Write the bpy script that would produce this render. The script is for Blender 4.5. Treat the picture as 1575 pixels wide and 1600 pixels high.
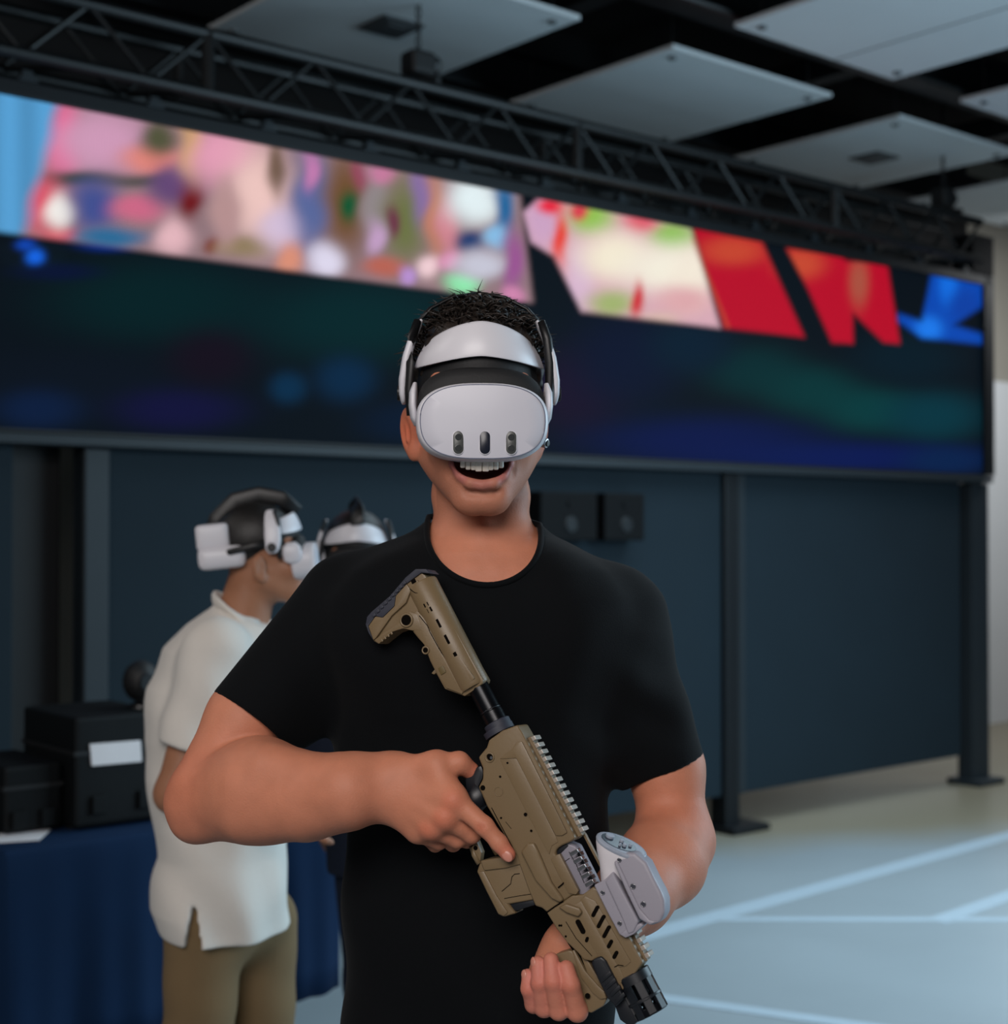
import bpy, bmesh, math, random
import numpy as np
from mathutils import Vector, Matrix

random.seed(7); np.random.seed(7)
scene = bpy.context.scene
for o in list(bpy.data.objects): bpy.data.objects.remove(o)

# ------------------------------------------------------------------ camera
W_, H_, F_ = 1575.0, 1600.0, 2300.0
CAMZ = 1.57
PITCH = math.atan(35.0 / F_)
cam_d = bpy.data.cameras.new('camera')
cam_d.sensor_fit = 'HORIZONTAL'; cam_d.sensor_width = 36.0
cam_d.lens = 36.0 * F_ / W_
cam_d.clip_start = 0.05; cam_d.clip_end = 100
cam_d.dof.use_dof = True
cam_d.dof.focus_distance = 1.74
cam_d.dof.aperture_fstop = 4.6
cam = bpy.data.objects.new('camera', cam_d)
cam.location = (0, 0, CAMZ)
cam.rotation_euler = (math.pi / 2 + PITCH, 0, 0)
scene.collection.objects.link(cam)
scene.camera = cam

# ------------------------------------------------------------------ world, lights, exposure
scene.view_settings.view_transform = 'Standard'
scene.view_settings.look = 'None'
scene.view_settings.exposure = 0.0
scene.view_settings.gamma = 1.0
scene.view_settings.use_curve_mapping = False
world = bpy.data.worlds.new('hall_ambient'); scene.world = world
world.use_nodes = True
world.node_tree.nodes['Background'].inputs[0].default_value = (0.62, 0.80, 1.0, 1)
world.node_tree.nodes['Background'].inputs[1].default_value = 0.07

def area_light(name, loc, target, size, energy, color):
    d = bpy.data.lights.new(name, 'AREA'); d.shape = 'RECTANGLE'
    d.size, d.size_y = size; d.energy = energy; d.color = color
    o = bpy.data.objects.new(name, d); scene.collection.objects.link(o)
    o.location = loc
    o.rotation_euler = (Vector(target) - Vector(loc)).to_track_quat('-Z', 'Y').to_euler()
    return o
# ceiling lamps over the visitors, behind the camera
area_light('ceiling_lamp_light_front', (-0.7, -1.5, 3.2), (0.0, 2.0, 1.2), (2.8, 1.5), 116, (1.0, 0.94, 0.91))
area_light('ceiling_lamp_light_side', (-3.2, 2.2, 3.7), (-1.0, 3.4, 0.9), (1.6, 1.2), 15, (1.0, 0.95, 0.92))
# tall windows along the right hand side of the hall
area_light('window_daylight', (5.6, 3.9, 2.3), (0.3, 2.6, 0.9), (4.0, 2.6), 240, (0.60, 0.84, 1.0))
# unseen downlight added to brighten and cool the open floor on the right
fl_ = area_light('added_light_floor', (2.4, 5.6, 3.75), (2.3, 5.5, 0.0), (3.4, 3.4), 135, (0.68, 0.88, 1.0)); fl_.data.spread = math.radians(125)
area_light('added_light_corner', (4.6, 10.3, 3.7), (4.3, 11.2, 0.6), (1.6, 1.6), 75, (0.96, 0.98, 1.0))  # unseen light added to brighten the pale wall in the far right corner

# ------------------------------------------------------------------ projection helpers
_cp, _sp = math.cos(PITCH), math.sin(PITCH)
CAM = np.array([0, 0, CAMZ])
def ray(px, py):
    x = (px - W_ / 2) / F_; u = -(py - H_ / 2) / F_
    return np.array([x, _cp - _sp * u, _sp + _cp * u])
def p(px, py, Y):
    d = ray(px, py)
    return CAM + d * (Y / d[1])
def proj(P):
    P = np.asarray(P, float) - CAM
    f = P[..., 1] * _cp + P[..., 2] * _sp
    u = -P[..., 1] * _sp + P[..., 2] * _cp
    return W_ / 2 + F_ * P[..., 0] / f, H_ / 2 - F_ * u / f

# ------------------------------------------------------------------ colours and materials
def lin(c):
    out = []
    for v in c[:3]:
        v = v / 255.0
        out.append(v / 12.92 if v <= 0.04045 else ((v + 0.055) / 1.055) ** 2.4)
    return tuple(out)
def mat(name, rgb, rough=0.5, metal=0.0, var=0.08, scale=30.0, bump=0.0, bscale=None, coat=0.0, sss=0.0,
        spec=0.5, attr=None, sheen=0.0):
    """procedural principled material; rgb are albedo values on the sRGB 0-255 scale"""
    m = bpy.data.materials.new(name); m.use_nodes = True
    nt = m.node_tree; N, L = nt.nodes, nt.links
    b = N['Principled BSDF']
    tc = N.new('ShaderNodeTexCoord')
    nz = N.new('ShaderNodeTexNoise'); nz.inputs['Scale'].default_value = scale; nz.inputs['Detail'].default_value = 5
    L.new(tc.outputs['Object'], nz.inputs['Vector'])
    mr = N.new('ShaderNodeMapRange')
    mr.inputs[3].default_value = 1 - var; mr.inputs[4].default_value = 1 + var
    L.new(nz.outputs['Fac'], mr.inputs[0])
    mx = N.new('ShaderNodeMix'); mx.data_type = 'RGBA'; mx.blend_type = 'MULTIPLY'; mx.inputs[0].default_value = 1
    if attr:
        at = N.new('ShaderNodeAttribute'); at.attribute_name = attr
        L.new(at.outputs['Color'], mx.inputs[6])
    else:
        mx.inputs[6].default_value = (*lin(rgb), 1)
    L.new(mr.outputs[0], mx.inputs[7])
    L.new(mx.outputs[2], b.inputs['Base Color'])
    b.inputs['Roughness'].default_value = rough
    b.inputs['Metallic'].default_value = metal
    b.inputs['Specular IOR Level'].default_value = spec
    b.inputs['Coat Weight'].default_value = coat
    b.inputs['Sheen Weight'].default_value = sheen
    if sss:
        b.inputs['Subsurface Weight'].default_value = sss
        b.inputs['Subsurface Radius'].default_value = (1.0, 0.35, 0.2)
        b.inputs['Subsurface Scale'].default_value = 0.006
    if bump:
        n2 = N.new('ShaderNodeTexNoise'); n2.inputs['Scale'].default_value = bscale or scale * 4
        n2.inputs['Detail'].default_value = 6
        L.new(tc.outputs['Object'], n2.inputs['Vector'])
        bp = N.new('ShaderNodeBump'); bp.inputs['Strength'].default_value = bump
        bp.inputs['Distance'].default_value = 0.002
        L.new(n2.outputs['Fac'], bp.inputs['Height']); L.new(bp.outputs[0], b.inputs['Normal'])
    return m
def emit_mat(name, rgb, strength):
    m = bpy.data.materials.new(name); m.use_nodes = True
    b = m.node_tree.nodes['Principled BSDF']
    b.inputs['Base Color'].default_value = (*lin(rgb), 1)
    b.inputs['Emission Color'].default_value = (*lin(rgb), 1)
    b.inputs['Emission Strength'].default_value = strength
    return m

# ------------------------------------------------------------------ scene graph helpers
ORG = {}
def thing(name, label, cat, loc=(0, 0, 0), group=None, kind=None):
    o = bpy.data.objects.new(name, None); scene.collection.objects.link(o)
    o.empty_display_size = 0.1
    o.location = tuple(float(v) for v in loc)
    o['label'] = label
    if kind: o['kind'] = kind
    if cat: o['category'] = cat
    if group: o['group'] = group
    ORG[o.name] = np.array(loc, float)
    return o
def tag(o, label, cat=None, group=None, kind=None):
    o['label'] = label
    if cat: o['category'] = cat
    if group: o['group'] = group
    if kind: o['kind'] = kind
    return o
def link(name, me, m, parent=None, loc=None):
    o = bpy.data.objects.new(name, me); scene.collection.objects.link(o)
    if m is not None:
        me.materials.clear(); me.materials.append(m)
    if parent is not None: o.parent = parent
    if loc is not None: o.location = tuple(float(v) for v in loc)
    return o
def mesh_obj(name, V, Fc, m, parent=None, smooth=True, col=None):
    """vertices in world space; stored relative to the thing's base"""
    V = np.asarray(V, float)
    if parent is not None:
        org = ORG.get(parent.name, np.zeros(3)); V2 = V - org; loc = None
    else:
        org = np.array([V[:, 0].mean(), V[:, 1].mean(), V[:, 2].min()]); V2 = V - org; loc = org
    me = bpy.data.meshes.new(name)
    if isinstance(Fc, np.ndarray):
        nf, k = Fc.shape
        me.vertices.add(len(V2)); me.vertices.foreach_set('co', V2.astype(np.float32).ravel())
        me.loops.add(nf * k); me.loops.foreach_set('vertex_index', Fc.astype(np.int32).ravel())
        me.polygons.add(nf); me.polygons.foreach_set('loop_start', np.arange(0, nf * k, k, dtype=np.int32))
        me.polygons.foreach_set('loop_total', np.full(nf, k, dtype=np.int32))
        me.update(calc_edges=True)
    else:
        me.from_pydata([tuple(v) for v in V2], [], [tuple(f) for f in Fc])
        me.update()
    me.polygons.foreach_set('use_smooth', [smooth] * len(me.polygons))
    if col is not None:
        a = me.attributes.new('tint', 'FLOAT_COLOR', 'POINT')
        c4 = np.ones((len(V2), 4), np.float32); c4[:, :3] = col
        a.data.foreach_set('color', c4.ravel())
    o = link(name, me, m, parent, loc)
    ORG[o.name] = org
    return o
def bm_obj(name, bm, m, parent=None, smooth=False, auto=None):
    bmesh.ops.recalc_face_normals(bm, faces=bm.faces[:])
    V = np.array([v.co[:] for v in bm.verts]); bm.verts.index_update()
    Fc = [[v.index for v in f.verts] for f in bm.faces]
    bm.free()
    o = mesh_obj(name, V, Fc, m, parent, smooth)
    if auto is not None:
        me = o.data
        me.polygons.foreach_set('use_smooth', [True] * len(me.polygons))
        b2 = bmesh.new(); b2.from_mesh(me)
        for e in b2.edges:
            if len(e.link_faces) == 2 and e.calc_face_angle(0) > math.radians(auto): e.smooth = False
        b2.to_mesh(me); b2.free()
    return o

# ------------------------------------------------------------------ mesh makers (all return bmesh in world space)
def bev(bm, w, seg=2, ang=25):
    if w <= 0: return bm
    ed = [e for e in bm.edges if len(e.link_faces) == 2 and e.calc_face_angle(0) > math.radians(ang)]
    bmesh.ops.bevel(bm, geom=ed, offset=w, segments=seg, profile=0.6, affect='EDGES', clamp_overlap=True)
    return bm
def box_bm(c, size, R=None, bevel=0.0, seg=2):
    bm = bmesh.new(); bmesh.ops.create_cube(bm, size=1)
    R = np.eye(3) if R is None else np.asarray(R)
    for v in bm.verts:
        q = np.array(v.co[:]) * np.array(size); v.co = tuple(np.asarray(c) + R @ q)
    bmesh.ops.recalc_face_normals(bm, faces=bm.faces[:])
    return bev(bm, bevel, seg)
def loop_prism(A, B, bevel=0.0, seg=2):
    """closed solid between two corresponding vertex loops"""
    bm = bmesh.new()
    va = [bm.verts.new(tuple(v)) for v in A]; vb = [bm.verts.new(tuple(v)) for v in B]
    n = len(A)
    bm.faces.new(va); bm.faces.new(vb[::-1])
    for i in range(n): bm.faces.new([va[i], vb[i], vb[(i + 1) % n], va[(i + 1) % n]])
    bmesh.ops.recalc_face_normals(bm, faces=bm.faces[:])
    return bev(bm, bevel, seg)
def frame_from(d, up=(0, 0, 1)):
    d = np.asarray(d, float); d = d / np.linalg.norm(d)
    up = np.asarray(up, float)
    if abs(d @ up) > 0.98: up = np.array([1.0, 0, 0])
    x = np.cross(up, d); x /= np.linalg.norm(x)
    y = np.cross(d, x)
    return x, y, d
def tube_bm(pts, r, n=10, cap=True, flat=None, up=(0, 0, 1), bm=None):
    """sweep of an (elliptic) section along a polyline"""
    pts = [np.asarray(q, float) for q in pts]
    rs = r if hasattr(r, '__len__') else [r] * len(pts)
    bm = bm or bmesh.new(); rings = []
    for i, q in enumerate(pts):
        d = pts[min(i + 1, len(pts) - 1)] - pts[max(i - 1, 0)]
        x, y, _ = frame_from(d, up)
        fl = 1.0 if flat is None else flat
        rings.append([bm.verts.new(tuple(q + rs[i] * (math.cos(t) * x + fl * math.sin(t) * y)))
                      for t in np.linspace(0, 2 * math.pi, n, endpoint=False)])
    for a, b in zip(rings[:-1], rings[1:]):
        for i in range(n): bm.faces.new([a[i], a[(i + 1) % n], b[(i + 1) % n], b[i]])
    if cap: bm.faces.new(rings[0][::-1]); bm.faces.new(rings[-1])
    return bm
def loft_bm(rings, cap=True, close=False):
    bm = bmesh.new(); R = [[bm.verts.new(tuple(q)) for q in r] for r in rings]; n = len(rings[0])
    prs = list(zip(R[:-1], R[1:])) + ([(R[-1], R[0])] if close else [])
    for a, b in prs:
        for i in range(n): bm.faces.new([a[i], a[(i + 1) % n], b[(i + 1) % n], b[i]])
    if cap and not close: bm.faces.new(R[0][::-1]); bm.faces.new(R[-1])
    return bm
def merge(*bms):
    out = bmesh.new()
    for b in bms:
        me = bpy.data.meshes.new('tmp'); b.to_mesh(me); b.free(); out.from_mesh(me); bpy.data.meshes.remove(me)
    return out
def ring_bm(c, nrm, r, tr, n=24, k=8):
    x, y, d = frame_from(nrm); rings = []
    for t in np.linspace(0, 2 * math.pi, n, endpoint=False):
        e = math.cos(t) * x + math.sin(t) * y; q = np.asarray(c) + r * e
        rings.append([q + tr * (math.cos(s) * e + math.sin(s) * d) for s in np.linspace(0, 2 * math.pi, k, endpoint=False)])
    return loft_bm(rings, close=True)
def cyl_bm(c, nrm, r, h, n=20, bevel=0.0, r2=None):
    x, y, d = frame_from(nrm); c = np.asarray(c); r2 = r if r2 is None else r2
    A = [c - d * h / 2 + r * (math.cos(t) * x + math.sin(t) * y) for t in np.linspace(0, 2 * math.pi, n, endpoint=False)]
    B = [c + d * h / 2 + r2 * (math.cos(t) * x + math.sin(t) * y) for t in np.linspace(0, 2 * math.pi, n, endpoint=False)]
    return loop_prism(A, B, bevel, 2)

# ------------------------------------------------------------------ signed distance modelling for organic shapes
def cone(P, a, b, ra, rb, n=None, k=1.0):
    a = np.asarray(a, np.float32); b = np.asarray(b, np.float32)
    Q = P - a; d = b - a
    if n is not None:
        n = np.asarray(n, np.float32); n = n / np.linalg.norm(n)
        Q = Q + np.outer(Q @ n, n) * np.float32(k - 1); d = d + n * (d @ n) * (k - 1)
    t = np.clip(Q @ d / max(float(d @ d), 1e-9), 0, 1)
    return np.linalg.norm(Q - t[:, None] * d, axis=1) - (ra + (rb - ra) * t)
def ell(P, c, r, R=None):
    Q = P - np.asarray(c, np.float32)
    if R is not None: Q = Q @ np.asarray(R, np.float32)
    r = np.asarray(r, np.float32)
    k0 = np.linalg.norm(Q / r, axis=1); k1 = np.linalg.norm(Q / (r * r), axis=1)
    return np.where(k0 < 0.05, -r.min(), k0 * (k0 - 1) / np.maximum(k1, 1e-6))
def smin(a, b, k):
    h = np.maximum(k - np.abs(a - b), 0) / k
    return np.minimum(a, b) - h * h * k * 0.25
def smax(a, b, k): return -smin(-a, -b, k)
def tower(P, zs, cx, cy, ax, by, e=2.4):
    """upright body with elliptic sections that change with height"""
    zs = np.asarray(zs); o = np.argsort(zs)
    f = lambda v: np.interp(P[:, 2], zs[o], np.asarray(v)[o]).astype(np.float32)
    a, b = f(ax), f(by)
    x = np.abs(P[:, 0] - f(cx)) / a; y = np.abs(P[:, 1] - f(cy)) / b
    return ((x ** e + y ** e + 1e-9) ** (1.0 / e) - 1) * np.minimum(a, b)
def chain(P, pts, rs, k=0.01, n=None, fl=1.0):
    d = None
    for i in range(len(pts) - 1):
        c = cone(P, pts[i], pts[i + 1], rs[i], rs[i + 1], n, fl)
        d = c if d is None else smin(d, c, k)
    return d
def nets(fn, lo, hi, h):
    lo = np.asarray(lo, np.float32); hi = np.asarray(hi, np.float32)
    nb = np.ceil((hi - lo) / (4 * h)).astype(int) + 1
    I = np.stack(np.meshgrid(*[np.arange(k) for k in nb], indexing='ij'), -1).reshape(-1, 3)
    bc = (lo + (I * 4 + 1.5) * h).astype(np.float32)
    ev = lambda Q: np.concatenate([fn(Q[i:i + 300000]) for i in range(0, len(Q), 300000)]).astype(np.float32)
    dc = ev(bc).reshape(nb)
    D = np.repeat(np.repeat(np.repeat(dc, 4, 0), 4, 1), 4, 2)
    act = np.abs(dc).ravel() < h * 7.5
    off = np.stack(np.meshgrid(*[np.arange(4)] * 3, indexing='ij'), -1).reshape(-1, 3)
    J = (I[act][:, None, :] * 4 + off[None]).reshape(-1, 3)
    D[J[:, 0], J[:, 1], J[:, 2]] = ev((lo + J * h).astype(np.float32))
    n = np.array(D.shape)
    S = (D < 0)
    S8 = S.astype(np.uint8)
    cnt = np.zeros(n - 1, np.uint8)
    for dx in (0, 1):
        for dy in (0, 1):
            for dz in (0, 1):
                cnt += S8[dx:n[0] - 1 + dx, dy:n[1] - 1 + dy, dz:n[2] - 1 + dz]
    C = np.argwhere((cnt > 0) & (cnt < 8))
    vid = np.full(n - 1, -1, np.int32); vid[C[:, 0], C[:, 1], C[:, 2]] = np.arange(len(C))
    acc = np.zeros((len(C), 3), np.float32); w = np.zeros(len(C), np.float32)
    cor = [(x, y, z) for x in (0, 1) for y in (0, 1) for z in (0, 1)]
    for a in cor:
        for ax in range(3):
            if a[ax] == 0:
                b = list(a); b[ax] = 1
                da = D[C[:, 0] + a[0], C[:, 1] + a[1], C[:, 2] + a[2]]
                db = D[C[:, 0] + b[0], C[:, 1] + b[1], C[:, 2] + b[2]]
                m = (da < 0) != (db < 0)
                t = np.where(m, da / np.where(m, da - db, 1), 0)
                q = np.zeros((len(C), 3), np.float32) + np.array(a, np.float32)
                q[:, ax] = t
                acc[m] += q[m]; w[m] += 1
    V = lo + (C + acc / w[:, None]) * h
    quads = []
    for ax in range(3):
        u, v = (ax + 1) % 3, (ax + 2) % 3
        sl0 = [slice(None)] * 3; sl1 = [slice(None)] * 3
        sl0[ax] = slice(0, -1); sl1[ax] = slice(1, None)
        a, b = S[tuple(sl0)], S[tuple(sl1)]
        E = np.argwhere(a != b)
        E = E[(E[:, u] > 0) & (E[:, v] > 0) & (E[:, u] < n[u] - 1) & (E[:, v] < n[v] - 1)]
        if not len(E): continue
        inside = a[E[:, 0], E[:, 1], E[:, 2]]
        du = np.zeros(3, int); du[u] = 1; dv = np.zeros(3, int); dv[v] = 1
        g = lambda K: vid[K[:, 0], K[:, 1], K[:, 2]]
        q = np.stack([g(E - du - dv), g(E - dv), g(E), g(E - du)], 1)
        q[~inside] = q[~inside][:, ::-1]
        quads.append(q)
    Q = np.concatenate(quads)
    Q = Q[(Q >= 0).all(1)]
    return V.astype(np.float64), Q
def join(*vq):
    Vs, Qs, o = [], [], 0
    for V, Q in vq: Vs.append(V); Qs.append(Q + o); o += len(V)
    return np.concatenate(Vs), np.concatenate(Qs)
# ================================================================== THE HALL
# the LED wall runs away from the camera to the right; wall frame: s along, off towards the visitors, z up
UU = np.array([math.sin(math.radians(50)), math.cos(math.radians(50)), 0])
NN = np.array([UU[1], -UU[0], 0])
A0 = p(1150, 1300, 7.77); A0[2] = 0
RW = np.stack([UU, -NN, np.array([0, 0, 1.0])], 1)         # local x along the wall, y into it, z up
def wl(s, off, z): return A0 + s * UU + off * NN + np.array([0, 0, z])
def wbox(s0, s1, o0, o1, z0, z1, bevel=0.0):
    return box_bm(wl((s0 + s1) / 2, (o0 + o1) / 2, (z0 + z1) / 2), (s1 - s0, abs(o1 - o0), z1 - z0), RW, bevel)

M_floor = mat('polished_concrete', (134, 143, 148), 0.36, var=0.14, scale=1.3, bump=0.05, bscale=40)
M_wallback = mat('painted_plaster', (150, 146, 136), 0.8, var=0.06, scale=2)
M_walllow = mat('pale_wall_paint', (205, 208, 210), 0.7, var=0.04, scale=2)
M_dark = mat('dark_slate_panel', (24, 37, 45), 0.8, var=0.10, scale=3, bump=0.1, bscale=90, spec=0.2)
M_post = mat('black_powder_coat', (12, 16, 20), 0.5, var=0.1, scale=8, spec=0.3)
M_postl = mat('dark_grey_metal', (34, 41, 46), 0.5, var=0.1, scale=8, spec=0.3)
M_black = mat('matt_black', (12, 13, 15), 0.6, var=0.15, scale=20)
M_blackgl = mat('satin_black_plastic', (14, 15, 18), 0.32, var=0.1, scale=20)
M_truss = mat('black_painted_truss', (13, 16, 18), 0.45, metal=0.2, var=0.2, scale=6)
M_ceil = mat('black_ceiling', (7, 8, 10), 0.9, var=0.2, scale=1)
M_panel = mat('acoustic_board', (200, 208, 212), 0.85, var=0.07, scale=2.2, bump=0.15, bscale=60)
M_grille = mat('grey_vent_grille', (88, 94, 98), 0.6, var=0.1)
M_vent = mat('dark_vent_grille', (58, 64, 68), 0.6, var=0.1)
M_tape = mat('white_floor_tape', (150, 164, 174), 0.5, var=0.06, scale=15)

M_vblack = mat('deep_black_casing', (6, 7, 9), 0.7, var=0.1, spec=0.15)
def struct(name, bm, m, label, parent=None):
    o = bm_obj(name, bm, m, parent); o['kind'] = 'structure'; o['label'] = label; return o
# the tan reflection near the wall is painted into the floor colour
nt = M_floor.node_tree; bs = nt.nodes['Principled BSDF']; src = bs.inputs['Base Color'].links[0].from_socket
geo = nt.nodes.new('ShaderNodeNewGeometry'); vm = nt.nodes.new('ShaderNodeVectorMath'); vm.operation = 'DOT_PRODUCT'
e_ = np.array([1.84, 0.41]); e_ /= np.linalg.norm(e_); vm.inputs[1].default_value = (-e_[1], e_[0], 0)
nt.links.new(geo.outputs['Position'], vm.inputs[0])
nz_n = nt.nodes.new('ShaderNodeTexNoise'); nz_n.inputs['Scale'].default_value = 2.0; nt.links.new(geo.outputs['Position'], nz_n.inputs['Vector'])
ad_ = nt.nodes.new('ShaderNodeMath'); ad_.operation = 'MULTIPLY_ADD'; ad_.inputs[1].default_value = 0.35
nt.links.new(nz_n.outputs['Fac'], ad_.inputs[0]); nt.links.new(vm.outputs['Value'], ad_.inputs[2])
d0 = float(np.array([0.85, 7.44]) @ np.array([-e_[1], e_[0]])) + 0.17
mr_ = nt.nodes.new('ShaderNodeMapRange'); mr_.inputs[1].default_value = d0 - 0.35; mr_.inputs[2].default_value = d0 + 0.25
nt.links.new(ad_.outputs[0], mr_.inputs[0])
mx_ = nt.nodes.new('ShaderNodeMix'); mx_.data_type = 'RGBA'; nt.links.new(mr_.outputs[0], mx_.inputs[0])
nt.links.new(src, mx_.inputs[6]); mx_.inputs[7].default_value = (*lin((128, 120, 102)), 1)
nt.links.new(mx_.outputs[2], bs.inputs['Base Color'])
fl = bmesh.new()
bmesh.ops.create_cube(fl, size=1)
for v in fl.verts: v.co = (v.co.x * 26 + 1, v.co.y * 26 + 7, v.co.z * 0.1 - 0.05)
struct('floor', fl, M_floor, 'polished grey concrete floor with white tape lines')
cl = bmesh.new(); bmesh.ops.create_cube(cl, size=1)
for v in cl.verts: v.co = (v.co.x * 26 + 1, v.co.y * 26 + 7, v.co.z * 0.1 + 4.75)
struct('ceiling', cl, M_ceil, 'black ceiling high above the hanging white panels')
struct('wall_back', wbox(-12, 9, -1.78, -1.64, 0, 4.7), M_wallback, 'grey plaster wall behind the screen wall')
struct('trim_1', wbox(1.6, 9, -1.64, -1.60, 0.0, 2.85), M_walllow, 'pale lower cladding at the far right end')
struct('trim_2', wbox(-12, 4.7, -1.64, -1.60, 2.9, 4.7), M_ceil, 'black upper cladding above and behind the screen')
struct('baseboard_back', wbox(-12, 9, -1.64, -1.615, 0.0, 0.1), M_postl, 'dark skirting along the wall behind')

# --- floor tape: four straight strips
def floor_pt(px, py):
    d = ray(px, py); t = -CAMZ / d[2]; return CAM + d * t
_lz = [0.0006]
def strip(a, b, w, label):
    _lz[0] += 0.0005
    a, b = floor_pt(*a), floor_pt(*b); d = (b - a) / np.linalg.norm(b - a); q = np.cross([0, 0, 1], d) * w / 2
    lo = [a - q, b - q, b + q, a + q]
    o = bm_obj('floor_line', loop_prism([v + [0, 0, _lz[0]] for v in lo], [v + [0, 0, 0.0001] for v in lo]), M_tape)
    tag(o, label, 'floor marking', 'white tape lines on the floor')
strip((985, 1468), (1640, 1288), 0.11, 'long white tape line running from the controller towards the right post')
strip((1075, 1436), (1700, 1437), 0.06, 'white tape line lying straight across the right side of the floor')
strip((1462, 1440), (1720, 1349), 0.09, 'short white tape line branching off at the far right edge')
strip((985, 1553), (1480, 1622), 0.075, 'nearest white tape line at the bottom beside the muzzle')

# --- the screen wall below the display
S0, S1 = -5.6, 2.42
backing = thing('partition_wall', 'dark slate panel wall standing below the long video screen', 'partition', wl(-1.5, -0.1, 0))
edges = [-5.6, -3.86, -3.62, -1.95, -0.02, 2.18]
for a, b in zip(edges[:-1], edges[1:]):
    if b - a < 0.4: continue
    bm_obj('panel', wbox(a + 0.01, b - 0.01, -0.10, -0.05, 0.19, 1.90, 0.006), M_dark, backing)
bm_obj('panel', wbox(-3.85, -3.63, -0.24, -0.19, 0.19, 1.90, 0.006), M_black, backing)
for s, m, w in ((-3.56, M_postl, 0.10), (0.0, M_post, 0.11), (2.35, M_postl, 0.19)):
    z1 = 1.893
    po = bm_obj('post', wbox(s - w / 2, s + w / 2, -0.13, -0.02, 0.0, z1, 0.008), m, backing)
    bm_obj('foot_plate', wbox(s - w * 0.75, s + w * (1.9 if s == 0 else 0.75), -0.18, 0.06, 0.0, 0.035, 0.006), m, backing)
bm_obj('edge_strip', wbox(0.06, 0.12, -0.09, -0.035, 0.19, 1.9, 0.004), M_postl, backing)
bm_obj('ledge', wbox(S0, S1, -0.12, 0.03, 1.895, 1.935, 0.006), M_postl, backing)
for s0, s1, nm in ((-1.42, -1.06, 'wide'), (-1.01, -0.74, 'small')):
    z0, z1 = 1.54, 1.77
    lab = ('black wall loudspeaker half hidden behind the man\'s neck' if nm == 'wide'
           else 'black wall loudspeaker with a pale cone beside the dark post')
    t = thing('wall_speaker', lab, 'loudspeaker', wl((s0 + s1) / 2, -0.05, z0), 'speakers on the partition wall')
    bm_obj('cabinet', wbox(s0, s1, -0.048, 0.06, z0, z1, 0.01), M_vblack, t)
    bm_obj('cone', cyl_bm(wl((s0 + s1) / 2 + 0.01, 0.062, z0 + 0.075), NN, 0.045, 0.012, 20, 0.003, 0.035), M_post, t)
    bm_obj('tweeter', cyl_bm(wl((s0 + s1) / 2, 0.062, z0 + 0.175), NN, 0.016, 0.01, 16, 0.002), M_vblack, t)

# --- the LED display: a grid of coloured light, the picture is blurred shapes and banners
Z0, Z1, ZS = 1.95, 3.14, 2.648
BL = [  # px, py, rx, ry, colour  (bright ribbon)
 (97, 215, 26, 62, (242, 98, 150)), (160, 222, 72, 50, (216, 160, 192)), (240, 250, 42, 22, (236, 140, 128)),
 (248, 216, 26, 26, (84, 86, 60)), (120, 280, 62, 13, (70, 74, 72)), (220, 282, 60, 10, (92, 84, 82)), (62, 318, 32, 40, (228, 88, 110)),
 (93, 366, 26, 12, (222, 92, 104)), (93, 330, 20, 24, (255, 250, 244)), (148, 322, 36, 38, (64, 82, 150)),
 (215, 325, 40, 18, (214, 108, 140)), (173, 372, 52, 15, (46, 110, 156)), (267, 290, 34, 30, (104, 74, 122)),
 (270, 370, 25, 28, (238, 190, 198)), (298, 314, 19, 27, (112, 14, 18)), (330, 383, 13, 13, (122, 18, 22)),
 (301, 230, 18, 40, (208, 168, 78)), (347, 242, 50, 46, (238, 164, 190)), (405, 305, 45, 70, (248, 206, 200)),
 (373, 385, 40, 15, (150, 130, 98)), (352, 330, 20, 50, (190, 150, 150)), (444, 355, 32, 32, (222, 200, 226)),
 (432, 262, 13, 40, (120, 95, 80)), (487, 318, 30, 70, (92, 108, 162)), (486, 268, 12, 28, (202, 128, 182)),
 (540, 318, 30, 75, (116, 80, 44)), (546, 322, 15, 23, (14, 88, 50)), (563, 275, 12, 20, (152, 68, 90)),
 (587, 318, 20, 55, (150, 140, 142)), (598, 272, 22, 14, (208, 128, 166)), (633, 347, 30, 62, (112, 120, 70)),
 (614, 347, 10, 22, (112, 56, 74)), (660, 303, 16, 42, (140, 114, 168)), (680, 338, 14, 64, (198, 130, 104)),
 (700, 352, 16, 44, (218, 138, 150)), (742, 312, 40, 36, (238, 252, 255)), (788, 323, 14, 46, (34, 104, 160)),
 (736, 378, 24, 16, (20, 56, 112)), (777, 370, 17, 17, (140, 196, 238)), (508, 408, 26, 24, (232, 226, 248)),
 (452, 405, 20, 24, (228, 150, 124)), (587, 373, 14, 24, (202, 164, 204)), (601, 417, 30, 13, (192, 104, 88)),
 (670, 417, 18, 17, (252, 216, 222)), (636, 431, 13, 13, (192, 150, 218)), (704, 408, 17, 15, (232, 150, 188)),
 (724, 443, 25, 14, (146, 244, 180)), (750, 414, 38, 22, (208, 208, 224)), (803, 411, 15, 44, (160, 88, 152)),
 (803, 461, 15, 11, (218, 140, 182))]
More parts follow.
